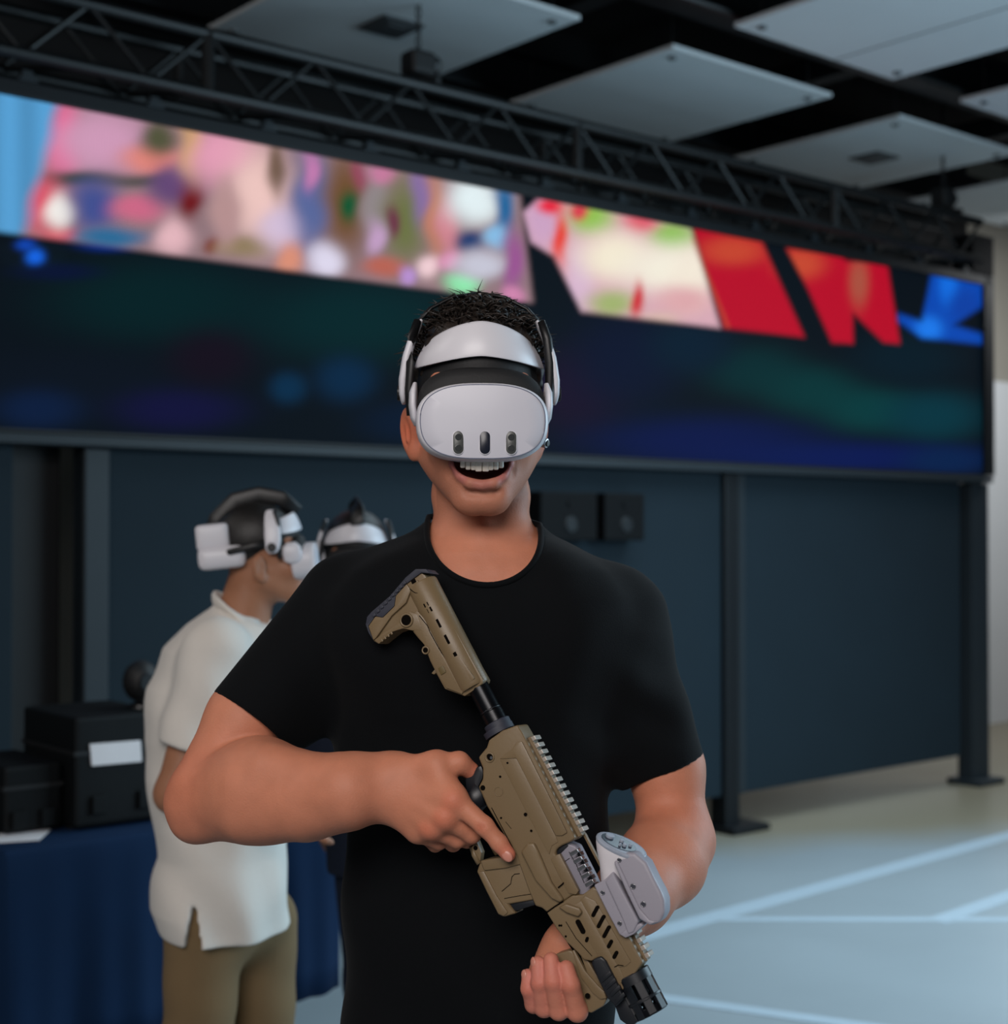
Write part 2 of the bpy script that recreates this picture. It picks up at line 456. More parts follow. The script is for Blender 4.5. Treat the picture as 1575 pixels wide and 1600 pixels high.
B2 = [(845, 345, 26, 40, (214, 170, 205)), (905, 440, 22, 50, (226, 190, 216)), (876, 372, 11, 36, (240, 60, 50)), (862, 322, 18, 12, (240, 30, 60)),
 (926, 340, 34, 26, (150, 200, 82)), (905, 330, 14, 14, (225, 60, 80)), (1053, 372, 34, 26, (140, 196, 76)), (957, 474, 34, 20, (168, 186, 116)), (1002, 345, 26, 18, (230, 90, 110)),
 (960, 400, 52, 36, (255, 244, 220)), (1040, 420, 60, 36, (255, 248, 230)), (1080, 430, 30, 42, (255, 244, 226)),
 (1068, 470, 40, 22, (232, 176, 180)), (997, 470, 9, 26, (214, 50, 60)), (1030, 500, 30, 12, (225, 190, 180))]
B3 = [(250, 470, 160, 60, (2, 40, 44)), (560, 500, 150, 60, (2, 46, 50)), (120, 600, 200, 50, (10, 20, 34)), (540, 592, 42, 32, (8, 48, 82)),
 (450, 606, 26, 22, (8, 54, 88)), (60, 640, 60, 28, (12, 34, 72)), (280, 640, 90, 30, (20, 18, 68)), (330, 560, 60, 40, (24, 12, 30)),
 (900, 610, 70, 60, (30, 14, 46)), (980, 560, 80, 70, (10, 20, 52)), (1110, 690, 170, 36, (8, 22, 84)), (1180, 580, 70, 36, (4, 52, 56)), (1270, 610, 70, 34, (4, 62, 64)), (1360, 640, 70, 32, (4, 70, 72)),
 (1460, 650, 70, 36, (4, 64, 78)), (1330, 715, 180, 22, (8, 26, 96)), (1480, 720, 60, 20, (6, 40, 90)), (1420, 560, 80, 40, (6, 32, 46)), (640, 660, 70, 30, (6, 26, 52)), (1080, 540, 60, 40, (6, 34, 56)),
 (55, 402, 13, 12, (22, 104, 236)), (40, 383, 14, 8, (16, 70, 180)), (90, 425, 60, 12, (6, 20, 60)), (170, 384, 40, 8, (10, 50, 150))]
def inpoly(x, y, poly, soft=3.0):
    """smooth coverage of a polygon"""
    n = len(poly); ins = np.zeros(x.shape, bool); dm = np.full(x.shape, 1e9)
    for i in range(n):
        (x0, y0), (x1, y1) = poly[i], poly[(i + 1) % n]
        c = ((y0 > y) != (y1 > y)) & (x < (x1 - x0) * (y - y0) / ((y1 - y0) or 1e-9) + x0)
        ins ^= c
        t = np.clip(((x - x0) * (x1 - x0) + (y - y0) * (y1 - y0)) / max((x1 - x0) ** 2 + (y1 - y0) ** 2, 1e-9), 0, 1)
        dm = np.minimum(dm, np.hypot(x - x0 - t * (x1 - x0), y - y0 - t * (y1 - y0)))
    return np.clip(0.5 + np.where(ins, dm, -dm) / (2 * soft), 0, 1)
def blobs(x, y, col, L, sharp=4):
    for (cx, cy, rx, ry, c) in L:
        d = ((x - cx) / rx) ** 2 + ((y - cy) / ry) ** 2
        w = np.exp(-0.7 * d ** (sharp / 2.0))[..., None]
        col = col * (1 - w) + np.array(lin(c)) * w
    return col
ns, nz = 640, 100
SS, ZZ = np.meshgrid(np.linspace(S0, 2.33, ns), np.linspace(Z0, Z1, nz), indexing='ij')
PW = A0 + SS[..., None] * UU + 0.01 * NN + ZZ[..., None] * np.array([0, 0, 1.0])
gx, gy = proj(PW)
wob = 5 * np.sin(gx * 0.05 + gy * 0.07) + 4 * np.sin(gx * 0.021 - gy * 0.09)
dark = np.zeros(gx.shape + (3,)) + np.array(lin((7, 17, 27)))
dark = blobs(gx, gy, dark, B3, 3)
keep = np.clip(1 - np.hypot((gx - 50) / 60, (gy - 395) / 30), 0, 1)[..., None]
dark = dark * (0.72 + 0.28 * np.minimum(1, keep * 4))
rib = np.zeros(gx.shape + (3,)) + np.array(lin((150, 122, 128)))
blue = np.clip((92 - 0.28 * (gy - 165) - gx + wob * 0.4) / 26 + 0.5, 0, 1)[..., None]
rib = blobs(gx + wob * 0.5, gy + wob * 0.3, rib, BL, 3)
bl = np.array(lin((86, 158, 210))) * (1 + 0.12 * np.sin(gx * 0.11))[..., None]
rib = rib * (1 - blue) + bl * blue
two = np.zeros(gx.shape + (3,)) + np.array(lin((224, 176, 190)))
two = blobs(gx + wob * 0.4, gy, two, B2, 3)
top = (ZZ > ZS)
col = dark.copy()
m1 = (np.clip((813 + 0.12 * (gy - 310) - gx) / 10 + 0.5, 0, 1) * np.clip((ZZ - ZS) / 0.012 + 0.5, 0, 1))[..., None]
col = col * (1 - m1) + rib * m1
m2 = inpoly(gx, gy, [(818, 332), (853, 300), (1075, 340), (1125, 512), (909, 486), (866, 400), (830, 378)], 4)[..., None]
col = col * (1 - m2) + two * m2
red = np.zeros(gx.shape + (3,)) + np.array(lin((190, 8, 40)))
red = blobs(gx, gy, red, [(1145, 392, 46, 20, (206, 72, 48)), (1250, 412, 34, 22, (206, 76, 50)), (1342, 440, 14, 36, (176, 84, 66))], 3)
for poly in ([(1078, 340), (1187, 360), (1192, 382), (1257, 527), (1131, 512)],
             [(1229, 388), (1315, 398), (1322, 408), (1386, 412), (1406, 537), (1381, 535), (1332, 488), (1333, 537), (1300, 535), (1262, 450)]):
    mm = inpoly(gx, gy, poly, 3)[..., None]; col = col * (1 - mm) + red * mm
seam = (np.clip(1 - np.abs((gx - 1085) - (gy - 380) * 0.40) / 5, 0, 1) * (gy < 512) * (gy > 372))[..., None] * 0.5
col = col * (1 - seam) + np.array(lin((206, 96, 60))) * seam
blu = np.zeros(gx.shape + (3,)) + np.array(lin((8, 74, 184)))
blu = blobs(gx, gy, blu, [(1451, 514, 20, 18, (30, 126, 244)), (1482, 446, 14, 30, (18, 112, 232)), (1510, 480, 26, 26, (10, 66, 170))], 3)
mm = inpoly(gx, gy, [(1456, 425), (1535, 440), (1537, 478), (1490, 508), (1535, 522), (1537, 538), (1440, 528), (1404, 502), (1404, 490), (1440, 502), (1448, 466)], 4)[..., None]
col = col * (1 - mm) + blu * mm
idx = np.arange(ns * nz).reshape(ns, nz)
Q = np.stack([idx[:-1, :-1], idx[1:, :-1], idx[1:, 1:], idx[:-1, 1:]], -1).reshape(-1, 4)
M_led = bpy.data.materials.new('led_picture'); M_led.use_nodes = True
nt = M_led.node_tree; b = nt.nodes['Principled BSDF']
at = nt.nodes.new('ShaderNodeAttribute'); at.attribute_name = 'tint'
# the diodes: a fine grid of light points
tc = nt.nodes.new('ShaderNodeTexCoord'); dots = []
mp = nt.nodes.new('ShaderNodeMapping'); mp.inputs['Rotation'].default_value = (0, 0, math.atan2(-UU[1], UU[0]))
nt.links.new(tc.outputs['Object'], mp.inputs['Vector'])
sx = nt.nodes.new('ShaderNodeSeparateXYZ'); nt.links.new(mp.outputs[0], sx.inputs[0])
for ax in (0, 2):
    ml = nt.nodes.new('ShaderNodeMath'); ml.operation = 'MULTIPLY'; ml.inputs[1].default_value = 2 * math.pi / 0.0104
    nt.links.new(sx.outputs[ax], ml.inputs[0])
    sn = nt.nodes.new('ShaderNodeMath'); sn.operation = 'SINE'; nt.links.new(ml.outputs[0], sn.inputs[0]); dots.append(sn)
ad = nt.nodes.new('ShaderNodeMath'); ad.operation = 'ADD'
nt.links.new(dots[0].outputs[0], ad.inputs[0]); nt.links.new(dots[1].outputs[0], ad.inputs[1])
mr = nt.nodes.new('ShaderNodeMapRange'); mr.inputs[1].default_value = -2; mr.inputs[2].default_value = 2
mr.inputs[3].default_value = 0.50; mr.inputs[4].default_value = 1.30
nt.links.new(ad.outputs[0], mr.inputs[0])
nt.links.new(at.outputs['Color'], b.inputs['Emission Color']); nt.links.new(mr.outputs[0], b.inputs['Emission Strength'])
b.inputs['Base Color'].default_value = (0.004, 0.005, 0.006, 1); b.inputs['Roughness'].default_value = 0.9; b.inputs['Specular IOR Level'].default_value = 0.05
led = thing('video_screen', 'long video screen with a bright colourful ribbon above dark blue swirls', 'screen', wl(-1.5, 0, 1.94))
mesh_obj('display', PW.reshape(-1, 3), Q, M_led, led, smooth=False, col=col.reshape(-1, 3))
bm_obj('housing', wbox(S0, 2.36, -0.12, 0.008, 1.94, 3.15, 0.0), M_black, led)
bm_obj('top_rail', wbox(S0, 2.42, -0.12, 0.03, 3.14, 3.20, 0.006), M_post, led)
bm_obj('end_frame', wbox(2.335, 2.44, -0.12, 0.03, 1.94, 3.2, 0.006), M_post, led)
br = None
for i in range(16):
    s = -5.35 + 0.5 * i
    if br is None:
        br = bm_obj('hanging_bracket', merge(wbox(s - 0.02, s + 0.02, -0.02, 0.02, 3.2, 3.244, 0.004), wbox(s - 0.035, s + 0.035, -0.03, 0.03, 3.2, 3.215, 0.003)), M_postl, led)
    else:
        c = br.copy(); scene.collection.objects.link(c); c.location = tuple(0.5 * i * UU)

# --- the lighting truss over the screen
tr = thing('lighting_truss', 'black box truss running along the top of the video screen', 'truss', wl(-1.5, 0.0, 3.24))
TZ0, TZ1, TO0, TO1 = 3.27, 3.50, -0.13, 0.11
for z in (TZ0, TZ1):
    for o_ in (TO0, TO1):
        bm_obj('chord', tube_bm([wl(S0, o_, z), wl(2.16, o_, z)], 0.024, 10), M_truss, tr)
et = thing('end_casing', 'black box casing on top of the screen\'s right end', 'casing', wl(2.32, -0.045, 3.203))
bm_obj('casing_shell', wbox(2.20, 2.44, -0.12, 0.03, 3.203, 3.44, 0.006), M_vblack, et)
bm_obj('casing_lid', wbox(2.195, 2.445, -0.125, 0.035, 3.44, 3.452, 0.003), M_post, et)
proto = {}
def inst(key, name, mk, ofs):
    if key not in proto:
        proto[key] = bm_obj(name, mk(), M_truss, tr); proto[key].location = tuple(ofs); return
    c = proto[key].copy(); scene.collection.objects.link(c); c.location = tuple(ofs)
nb_ = 32; stp = (2.16 - S0) / nb_
for i in range(nb_):
    o_ = UU * stp * i
    up = i % 2
    za, zb = (TZ0, TZ1) if up else (TZ1, TZ0)
    inst(('f', up), 'brace', lambda: tube_bm([wl(S0, TO1, za), wl(S0 + stp, TO1, zb)], 0.011, 8), o_)
    inst(('b', up), 'brace', lambda: tube_bm([wl(S0, TO0, za), wl(S0 + stp, TO0, zb)], 0.011, 8), o_)
    oa, ob = (TO0, TO1) if up else (TO1, TO0)
    inst(('u', up), 'brace', lambda: tube_bm([wl(S0, oa, TZ0), wl(S0 + stp, ob, TZ0)], 0.011, 8), o_)
    if i % 8 == 2:
        inst('v', 'upright', lambda: tube_bm([wl(S0, TO1, TZ0), wl(S0, TO1, TZ1)], 0.026, 8), o_)
        inst('v2', 'upright', lambda: tube_bm([wl(S0, TO0, TZ0), wl(S0, TO0, TZ1)], 0.02, 8), o_)

# chain hoists that carry the truss
def s_at(px, off=0.0):
    d = ray(px, 835); q = A0 + off * NN
    t = (q @ NN) / (d @ NN); return ((d * t) - A0) @ UU
def hoist(px, lab):
    s = s_at(px); t = thing('chain_hoist', lab, 'chain hoist', wl(s, -0.01, 3.53), 'hoists carrying the truss')
    bm_obj('motor', box_bm(wl(s, -0.01, 3.635), (0.13, 0.11, 0.11), RW, 0.025, 3), M_black, t)
    bm_obj('gear_cover', cyl_bm(wl(s + 0.075, -0.01, 3.645), UU, 0.045, 0.05, 20, 0.012), M_blackgl, t)
    bm_obj('hook', tube_bm([wl(s, -0.01, 3.59), wl(s, -0.01, 3.58), wl(s + .02, -0.01, 3.57), wl(s + .014, -0.01, 3.553), wl(s - 0.014, -0.01, 3.555)], 0.008, 8), M_truss, t)
    bm_obj('sling', tube_bm([wl(s - .02, -0.13, 3.541), wl(s, -0.01, 3.575), wl(s + .02, 0.11, 3.541)], 0.014, 8), M_black, t)
    ch = []
    for k in range(30):
        z = 3.70 + k * 0.033
        x, y = (UU, NN) if k % 2 else (NN, UU)
        ch.append(tube_bm([wl(s, -0.01, z) + 0.012 * math.cos(a) * x + 0.02 * math.sin(a) * np.array([0, 0, 1.0]) for a in np.linspace(0, 2 * math.pi, 9)], 0.004, 5, up=y))
    o = bm_obj('chain', merge(*ch), M_truss, t)
hoist(655, 'black chain hoist hanging below the panel left of centre')
hoist(1478, 'black chain hoist over the right end of the truss')

# --- hanging ceiling panels on a square grid, with black beams between the rows
HC = 3.90 - CAMZ; HZ = 3.90
C1 = np.array([0.38, 3.383]) * HC
du, dv, ps = 0.785 * HC, 0.69 * HC, 0.525 * HC
def ceil_pt(i, j): return np.array([*(C1 + i * du * UU[:2] + j * dv * NN[:2]), HZ])
labels = {(-1, 0): 'white ceiling panel with a dark centre vent behind the left chain hoist',
          (0, 0): 'plain white ceiling panel in the middle, directly above the headset',
          (1, 0): 'white ceiling panel with a dark centre vent nearest the right hoist',
          (2, 0): 'farthest ceiling panel, partly hidden behind the truss end',
          (0, 1): 'large near white ceiling panel at the top right',
          (1, 1): 'white ceiling panel cut off by the right edge',
          (-1, 1): 'ceiling panel of which only a corner shows at the top edge'}
for (i, j), lab in labels.items():
    c = ceil_pt(i, j)
    t = thing('ceiling_panel', lab, 'ceiling panel', c, 'hanging acoustic ceiling panels')
    board = bm_obj('board', box_bm(c + [0, 0, 0.011], (ps, ps, 0.022), RW, 0.003), M_panel, t)
    if (i, j) in ((-1, 0), (1, 0)):
        v = bm_obj('vent', merge(*[box_bm(c + [0, 0, -0.006 - 0.004 * k], (0.22 - 0.06 * k, 0.22 - 0.06 * k, 0.012), RW, 0.002) for k in range(3)]), M_vent, t)
    for a in (-1, 1):
        for b_ in (-1, 1):
            q = c + (ps / 2 - 0.09) * (a * UU + b_ * NN)
            bm_obj('fixing', cyl_bm(q + [0, 0, -0.006], (0, 0, 1), 0.022, 0.014, 12, 0.003), M_grille, t)
            bm_obj('hanger_wire', tube_bm([q + [0, 0, 0.02], q + [0, 0, 0.80]], 0.004, 6), M_black, t)
    if (i, j) == (0, 1):
        bm_obj('joint', box_bm(c + 0.12 * UU + [0, 0, -0.001], (0.004, ps * 0.98, 0.004), RW), M_grille, t)
ceiling = bpy.data.objects['ceiling']
beams = thing('ceiling_beams', 'black steel beam grid between the white ceiling panels', 'beams', (*C1, HZ + 0.1))
for j in (-0.5, 0.5, 1.5):
    c = ceil_pt(0.3, j)
    for zz, w, h in ((0.12, 0.16, 0.02), (0.24, 0.03, 0.22), (0.36, 0.16, 0.02)):
        bm_obj('beam', box_bm(c + [0, 0, zz], (7.5, w, h), RW, 0.003), M_post, beams)
for i in (-1.5, -0.5, 0.5, 1.5):
    c = ceil_pt(i, 0.5)
    bm_obj('cross_beam', box_bm(c + [0, 0, 0.28], (0.12, 4.6, 0.14), RW, 0.004), M_black, beams)
bm_obj('conduit', tube_bm([ceil_pt(-2.2, 0.62) + [0, 0, 0.06], ceil_pt(2.2, 0.62) + [0, 0, 0.06]], 0.02, 8), M_truss, beams)
# ================================================================== frame of the rifle-shaped controller (axis, up, side)
TH, RO = math.radians(14), math.radians(15)
_A2 = np.array([0.473, 0.881])                                   # direction of the barrel as seen
av = np.array([_A2[0] * math.cos(TH), -math.sin(TH), -_A2[1] * math.cos(TH)])
c0 = np.array([0, -1.0, 0]); c0 = c0 - (c0 @ av) * av; c0 /= np.linalg.norm(c0)
b0 = np.cross(c0, av); b0 = b0 if b0[0] > 0 else -b0
bv = math.cos(RO) * b0 + math.sin(RO) * c0
cv = math.cos(RO) * c0 - math.sin(RO) * b0
GO = p(790, 1140, 1.715)
RG = np.stack([av, bv, cv], 1)
def gp(px, py, c):
    """world point on the gun's side plane at offset c that the photo shows at this pixel"""
    d = ray(px, py); q = GO + c * cv
    t = ((q - CAM) @ cv) / (d @ cv)
    return CAM + d * t
def gabc(P): return RG.T @ (np.asarray(P) - GO)
def gw(a, b, c): return GO + a * av + b * bv + c * cv
# ================================================================== THE MAN IN FRONT
YT = 1.915                                   # distance of his trunk
def head_frame(px, py, Y, yaw, pitch=0.0, roll=0.0):
    """x to the picture's right, y out of the face, z up"""
    R = Matrix.Rotation(math.radians(yaw), 3, 'Z') @ Matrix.Rotation(math.radians(roll), 3, 'Y') @ Matrix.Rotation(math.radians(pitch), 3, 'X')
    B = np.array([[1, 0, 0], [0, -1, 0], [0, 0, 1.0]])          # local -> world for a face looking at the camera (mirrors y)
    return p(px, py, Y), np.array(R) @ B
HC1, HR1 = head_frame(747, 640, 1.90, 3.5, 0, 0)
def hw(q, C=None, R=None):
    C = HC1 if C is None else C; R = HR1 if R is None else R
    return C + R @ np.asarray(q, float)
def tolocal(P, C, R): return ((P - C.astype(np.float32)) @ R.astype(np.float32))

M_skin = mat('skin', (0, 0, 0), 0.55, var=0.16, scale=38, bump=0.22, bscale=420, sss=0.08, attr='tint', spec=0.32)
SK = np.array([0.52, 0.198, 0.116])          # linear skin colour

def head_sdf(Q, ears=True, mouth=True):
    """Q in head coordinates"""
    X = np.abs(Q[:, 0]); S = np.stack([X, Q[:, 1], Q[:, 2]], 1)      # symmetric half
    d = ell(Q, (0, -0.012, 0.045), (0.077, 0.098, 0.085))
    d = smin(d, ell(Q, (0, 0.028, -0.020), (0.068, 0.076, 0.098)), 0.03)
    d = smin(d, cone(S, (0.056, 0.004, -0.062), (0.017, 0.081, -0.115), 0.020, 0.019), 0.028)     # jaw
    d = smin(d, ell(Q, (0, 0.088, -0.117), (0.026, 0.020, 0.019)), 0.020)                        # chin
    d = smin(d, ell(Q, (0, 0.070, -0.080), (0.044, 0.040, 0.042)), 0.022)                        # muzzle
    d = smin(d, ell(S, (0.040, 0.068, -0.040), (0.026, 0.030, 0.028)), 0.020)                    # cheek raised by the smile
    d = smin(d, cone(Q, (0, 0.092, 0.012), (0, 0.112, -0.030), 0.010, 0.013), 0.014)             # nose
    d = smin(d, cone(S, (0.006, 0.100, -0.034), (0.013, 0.098, -0.036), 0.010, 0.008), 0.008)
    d = smin(d, ell(S, (0.030, 0.064, 0.028), (0.026, 0.018, 0.012)), 0.02)                      # brow
    if mouth:
        # fold from nose to mouth corner
        d = smax(d, -cone(S, (0.027, 0.1085, -0.052), (0.042, 0.0935, -0.086), 0.0035, 0.003), 0.010)
        d = smax(d, -cone(S, (0.0, 0.1130, -0.1105), (0.016, 0.1080, -0.1090), 0.0045, 0.003), 0.012)     # below the lip
        lip = chain(S, [(0, 0.1125, -0.1015), (0.014, 0.1105, -0.0990), (0.026, 0.1040, -0.0900), (0.0345, 0.0945, -0.0765)], [0.0062, 0.0060, 0.0045, 0.0028], 0.004)
        d = smin(d, lip, 0.007)
        ul = chain(S, [(0, 0.1145, -0.0655), (0.014, 0.1120, -0.0660), (0.035, 0.0950, -0.0745)], [0.0052, 0.005, 0.0028], 0.004)
        d = smin(d, ul, 0.006)
        d = smax(d, -ell(Q, (0, 0.100, -0.0715), (0.0335, 0.034, 0.0240)), 0.003)
    if ears:
        E = S - np.array([0.0870, -0.006, -0.030], np.float32)
        E[:, 0] += np.where(Q[:, 0] > 0, 0.008, 0.0)
        Ry = np.array(Matrix.Rotation(math.radians(30), 3, 'Z') @ Matrix.Rotation(math.radians(8), 3, 'Y'))
        e = ell(E, (0, 0, 0), (0.0090, 0.021, 0.034), Ry)
        e = smin(e, ell(E, (-0.004, 0.006, -0.024), (0.007, 0.010, 0.013), Ry), 0.008)
        e = smax(e, -ell(E, (0.0085, 0.005, 0.001), (0.0060, 0.0125, 0.0225), Ry), 0.003)
        e = smin(e, cone(E, (0.004, -0.001, 0.018), (0.0035, 0.003, -0.010), 0.0026, 0.0030), 0.004)
        d = smin(d, e, 0.006)
    return d

neck_top, neck_bot = p(750, 762, 1.925), p(756, 890, 1.945)
ZTAB = [p(750, y, YT)[2] for y in (760, 812, 838, 862, 890, 930, 985, 1100, 1250, 1400, 1600, 1760)]
CX = [p(x, 900, YT)[0] for x in (752, 755, 756, 756, 755, 752, 748, 742, 743, 747, 750, 750)]
CY = [1.932, 1.932, 1.928, 1.924, 1.922, 1.918, 1.915, 1.912, 1.910, 1.908, 1.908, 1.91]
AX = [0.066, 0.070, 0.083, 0.118, 0.158, 0.188, 0.196, 0.184, 0.170, 0.169, 0.176, 0.182]
BY = [0.066, 0.070, 0.077, 0.088, 0.098, 0.107, 0.113, 0.117, 0.114, 0.112, 0.115, 0.118]
def torso(P, g=0.0):
    return tower(P, ZTAB, CX, CY, AX, BY, 2.25) - g
# arms: joints placed in space
RS = p(540, 948, 1.93); RU = p(386, 1124, 1.875); RE = p(322, 1230, 1.84)
RF = [p(330, 1236, 1.835), p(405, 1232, 1.80), p(480, 1245, 1.765), p(545, 1236, 1.735), gp(604, 1220, 0.012)]
RFr = [0.044, 0.0545, 0.0435, 0.0365, 0.0300]
LS = p(968, 972, 1.93); LU = p(1041, 1200, 1.925); LE = p(1053, 1305, 1.905)
LF = [p(1055, 1312, 1.905), p(1034, 1348, 1.86), p(990, 1398, 1.79), gp(940, 1440, -0.055), gp(893, 1484, -0.050)]
LFr = [0.044, 0.0505, 0.0425, 0.034, 0.0275]
def rarm_upper(P): return smin(cone(P, RS, RU, 0.056, 0.0490), cone(P, RU, RE, 0.0490, 0.0425), 0.02)
def larm_upper(P): return smin(cone(P, LS, LU, 0.056, 0.0465), cone(P, LU, LE, 0.0465, 0.0435), 0.02)

# ---- right hand on the pistol grip: back of the hand to the camera, index finger along the receiver
rI = [gp(712, 1251, 0.037), gp(757, 1291, 0.034), gp(780, 1317, 0.0295), gp(794, 1335, 0.0275)]
rM = [gp(698, 1278, 0.038), gp(737, 1303, 0.014), gp(730, 1312, -0.010), gp(706, 1300, -0.022)]
rR = [gp(676, 1294, 0.033), gp(714, 1311, 0.010), gp(708, 1318, -0.012), gp(686, 1306, -0.022)]
rP = [gp(652, 1300, 0.026), gp(686, 1315, 0.004), gp(680, 1320, -0.012), gp(664, 1310, -0.020)]
rT = [gp(632, 1202, 0.022), gp(682, 1195, 0.024), gp(717, 1192, 0.015), gp(735, 1204, 0.004)]
rW = RF[-1]
def rhand(P):
    pl = None
    for m, r0, r1 in ((rI[0], 0.0175, 0.0135), (rM[0], 0.0185, 0.0135), (rR[0], 0.0185, 0.0130), (rP[0], 0.0175, 0.0125)):
        c = cone(P, rW + (m - rW) * 0.12 , m, r0, r1 * 0.97); pl = c if pl is None else smin(pl, c, 0.020)
    # flesh of the palm towards the grip
    pl = smin(pl, cone(P, gp(640, 1240, 0.008), gp(690, 1258, 0.012), 0.026, 0.020), 0.03)
    pl = smin(pl, cone(P, gp(622, 1252, 0.012), gp(655, 1290, 0.012), 0.021, 0.014), 0.02)
    pl = smin(pl, cone(P, rT[0], rT[1], 0.0165, 0.0135), 0.02)
    pl = smin(pl, cone(P, rT[1], rI[0] * 0.75 + rT[1] * 0.25, 0.011, 0.010), 0.022)         # web between thumb and index
    for m in (rI[0], rM[0], rR[0]):
        pl = smin(pl, ell(P, m + 0.0035 * cv, (0.0095,) * 3), 0.010)                            # knuckles
    th = chain(P, rT[1:], [0.0130, 0.0125, 0.0105], 0.006)
    d = smin(pl, th, 0.006)
    d = smin(d, chain(P, rI, [0.0128, 0.0105, 0.0093, 0.0085], 0.005), 0.006)
    d = smin(d, chain(P, rM, [0.0128, 0.0108, 0.0095, 0.008], 0.004), 0.0035)
    d = smin(d, chain(P, rR, [0.0122, 0.0104, 0.0092, 0.008], 0.004), 0.0035)
    d = smin(d, chain(P, rP, [0.0112, 0.0092, 0.0082, 0.007], 0.004), 0.0035)
    n = rI[3] + 0.0080 * cv
    return d
def rarm(P):
    d = rarm_upper(P)
    fa = chain(P, RF, RFr, 0.03)
    fa = smin(fa, cone(P, p(300, 1252, 1.845), p(306, 1276, 1.845), 0.028, 0.024), 0.03)        # point of the elbow
    fa = smin(fa, cone(P, p(308, 1274, 1.84), p(420, 1264, 1.79), 0.024, 0.030), 0.03)
    d = smin(d, fa, 0.007)
    w = smin(fa, cone(P, gp(590, 1248, 0.012), gp(615, 1252, 0.014), 0.013, 0.012), 0.02)         # wrist bone
    w = smin(w, cone(P, p(420, 1196, 1.765), p(470, 1208, 1.748), 0.026, 0.020), 0.02)             # forearm muscle
    w = smin(w, cone(P, p(380, 1275, 1.775), p(500, 1272, 1.735), 0.024, 0.016), 0.02)
    d = smin(smin(d, w, 0.01), rhand(P), 0.022)
    for m in (rI[0], rM[0], rR[0]):                                                               # tendons on the back of the hand
        d = smin(d, cone(P, rW * 0.75 + m * 0.25 + 0.017 * cv, m + 0.0085 * cv, 0.0016, 0.0030), 0.010)
    d = smin(d, chain(P, [gp(628, 1236, 0.0285), gp(650, 1232, 0.0345), gp(668, 1240, 0.0375), gp(684, 1238, 0.040)], [0.0012] * 4, 0.003), 0.006)   # a vein
    # skin creases on the index finger
    for k in (-1, 0, 1):
        q = rI[1] + (rI[2] - rI[0]) / np.linalg.norm(rI[2] - rI[0]) * 0.003 * k + cv * 0.0112
        s_ = np.cross(rI[2] - rI[0], cv); s_ /= np.linalg.norm(s_)
        d = smax(d, -cone(P, q - s_ * 0.006, q + s_ * 0.006, 0.0009, 0.0009), 0.0016)
    return d

# ---- left hand: palm turned up under the fore grip, four fingers curl up in front of it
lF = [
 [gp(842, 1542, -0.036), gp(834, 1569, 0.010), gp(826, 1545, 0.0225), gp(825, 1524, 0.0190)],
 [gp(858, 1548, -0.034), gp(850, 1574, 0.014), gp(843, 1536, 0.0285), gp(841, 1505, 0.0225)],
 [gp(880, 1554, -0.031), gp(873, 1578, 0.016), gp(864, 1534, 0.0310), gp(861, 1500, 0.0245)],
 [gp(905, 1560, -0.028), gp(902, 1580, 0.014), gp(892, 1540, 0.0275), gp(885, 1513, 0.0235)]]
lFr = [[0.0115, 0.0098, 0.0086, 0.0074], [0.0125, 0.0108, 0.0094, 0.0082], [0.0130, 0.0112, 0.0100, 0.0087], [0.0132, 0.0116, 0.0102, 0.0090]]
lW = LF[-1]
def lhand(P):
    pl = None
    for f in lF:
        c = cone(P, lW, f[0], 0.019, 0.0135); pl = c if pl is None else smin(pl, c, 0.02)
    pl = smin(pl, cone(P, gp(876, 1474, -0.030), gp(850, 1516, -0.030), 0.0170, 0.0150), 0.02)      # outer heel of the palm
    pl = smin(pl, cone(P, gp(905, 1490, -0.045), gp(930, 1530, -0.040), 0.017, 0.014), 0.02)         # ball of the thumb
    d = smin(pl, chain(P, [gp(930, 1530, -0.040), gp(950, 1508, -0.040), gp(958, 1486, -0.034)], [0.0130, 0.0115, 0.0095], 0.005), 0.01)
    for f, r in zip(lF, lFr): d = smin(d, chain(P, f, r, 0.0035), 0.0022)
    return d
def larm(P):
    d = larm_upper(P)
    fa = chain(P, LF, LFr, 0.03)
    fa = smin(fa, cone(P, p(1072, 1322, 1.92), p(1066, 1345, 1.915), 0.030, 0.028), 0.03)
    return smin(smin(d, fa, 0.025), lhand(P), 0.02)

def headneck(P):
    Q = tolocal(P, HC1, HR1)
    d = head_sdf(Q)
    nk = cone(P, neck_top + [0, 0.0, 0.02], neck_bot, 0.0595, 0.062)
    nk = smin(nk, cone(P, p(703, 775, 1.915), p(742, 897, 1.865), 0.015, 0.011), 0.03)               # neck muscles
    nk = smin(nk, cone(P, p(800, 775, 1.915), p(770, 897, 1.865), 0.015, 0.011), 0.03)
    nk = smin(nk, ell(P, p(754, 838, 1.868), (0.010, 0.010, 0.016)), 0.02)
    d = smin(d, nk, 0.014)
    d = smin(d, smin(cone(P, p(705, 866, 1.95), p(590, 918, 1.94), 0.033, 0.026), cone(P, p(800, 870, 1.95), p(915, 930, 1.94), 0.033, 0.026), 0.03), 0.03)
    body = smax(torso(P, -0.006), P[:, 2] - np.float32(p(750, 820, YT)[2]), 0.02)
    d = smin(d, body, 0.022)
    # collar bones
    d = smin(d, cone(P, p(738, 893, 1.846), p(668, 882, 1.868), 0.006, 0.005), 0.016)
    d = smin(d, cone(P, p(774, 893, 1.846), p(846, 886, 1.868), 0.006, 0.005), 0.016)
    return smax(d, np.float32(1.42) - P[:, 2], 0.002)

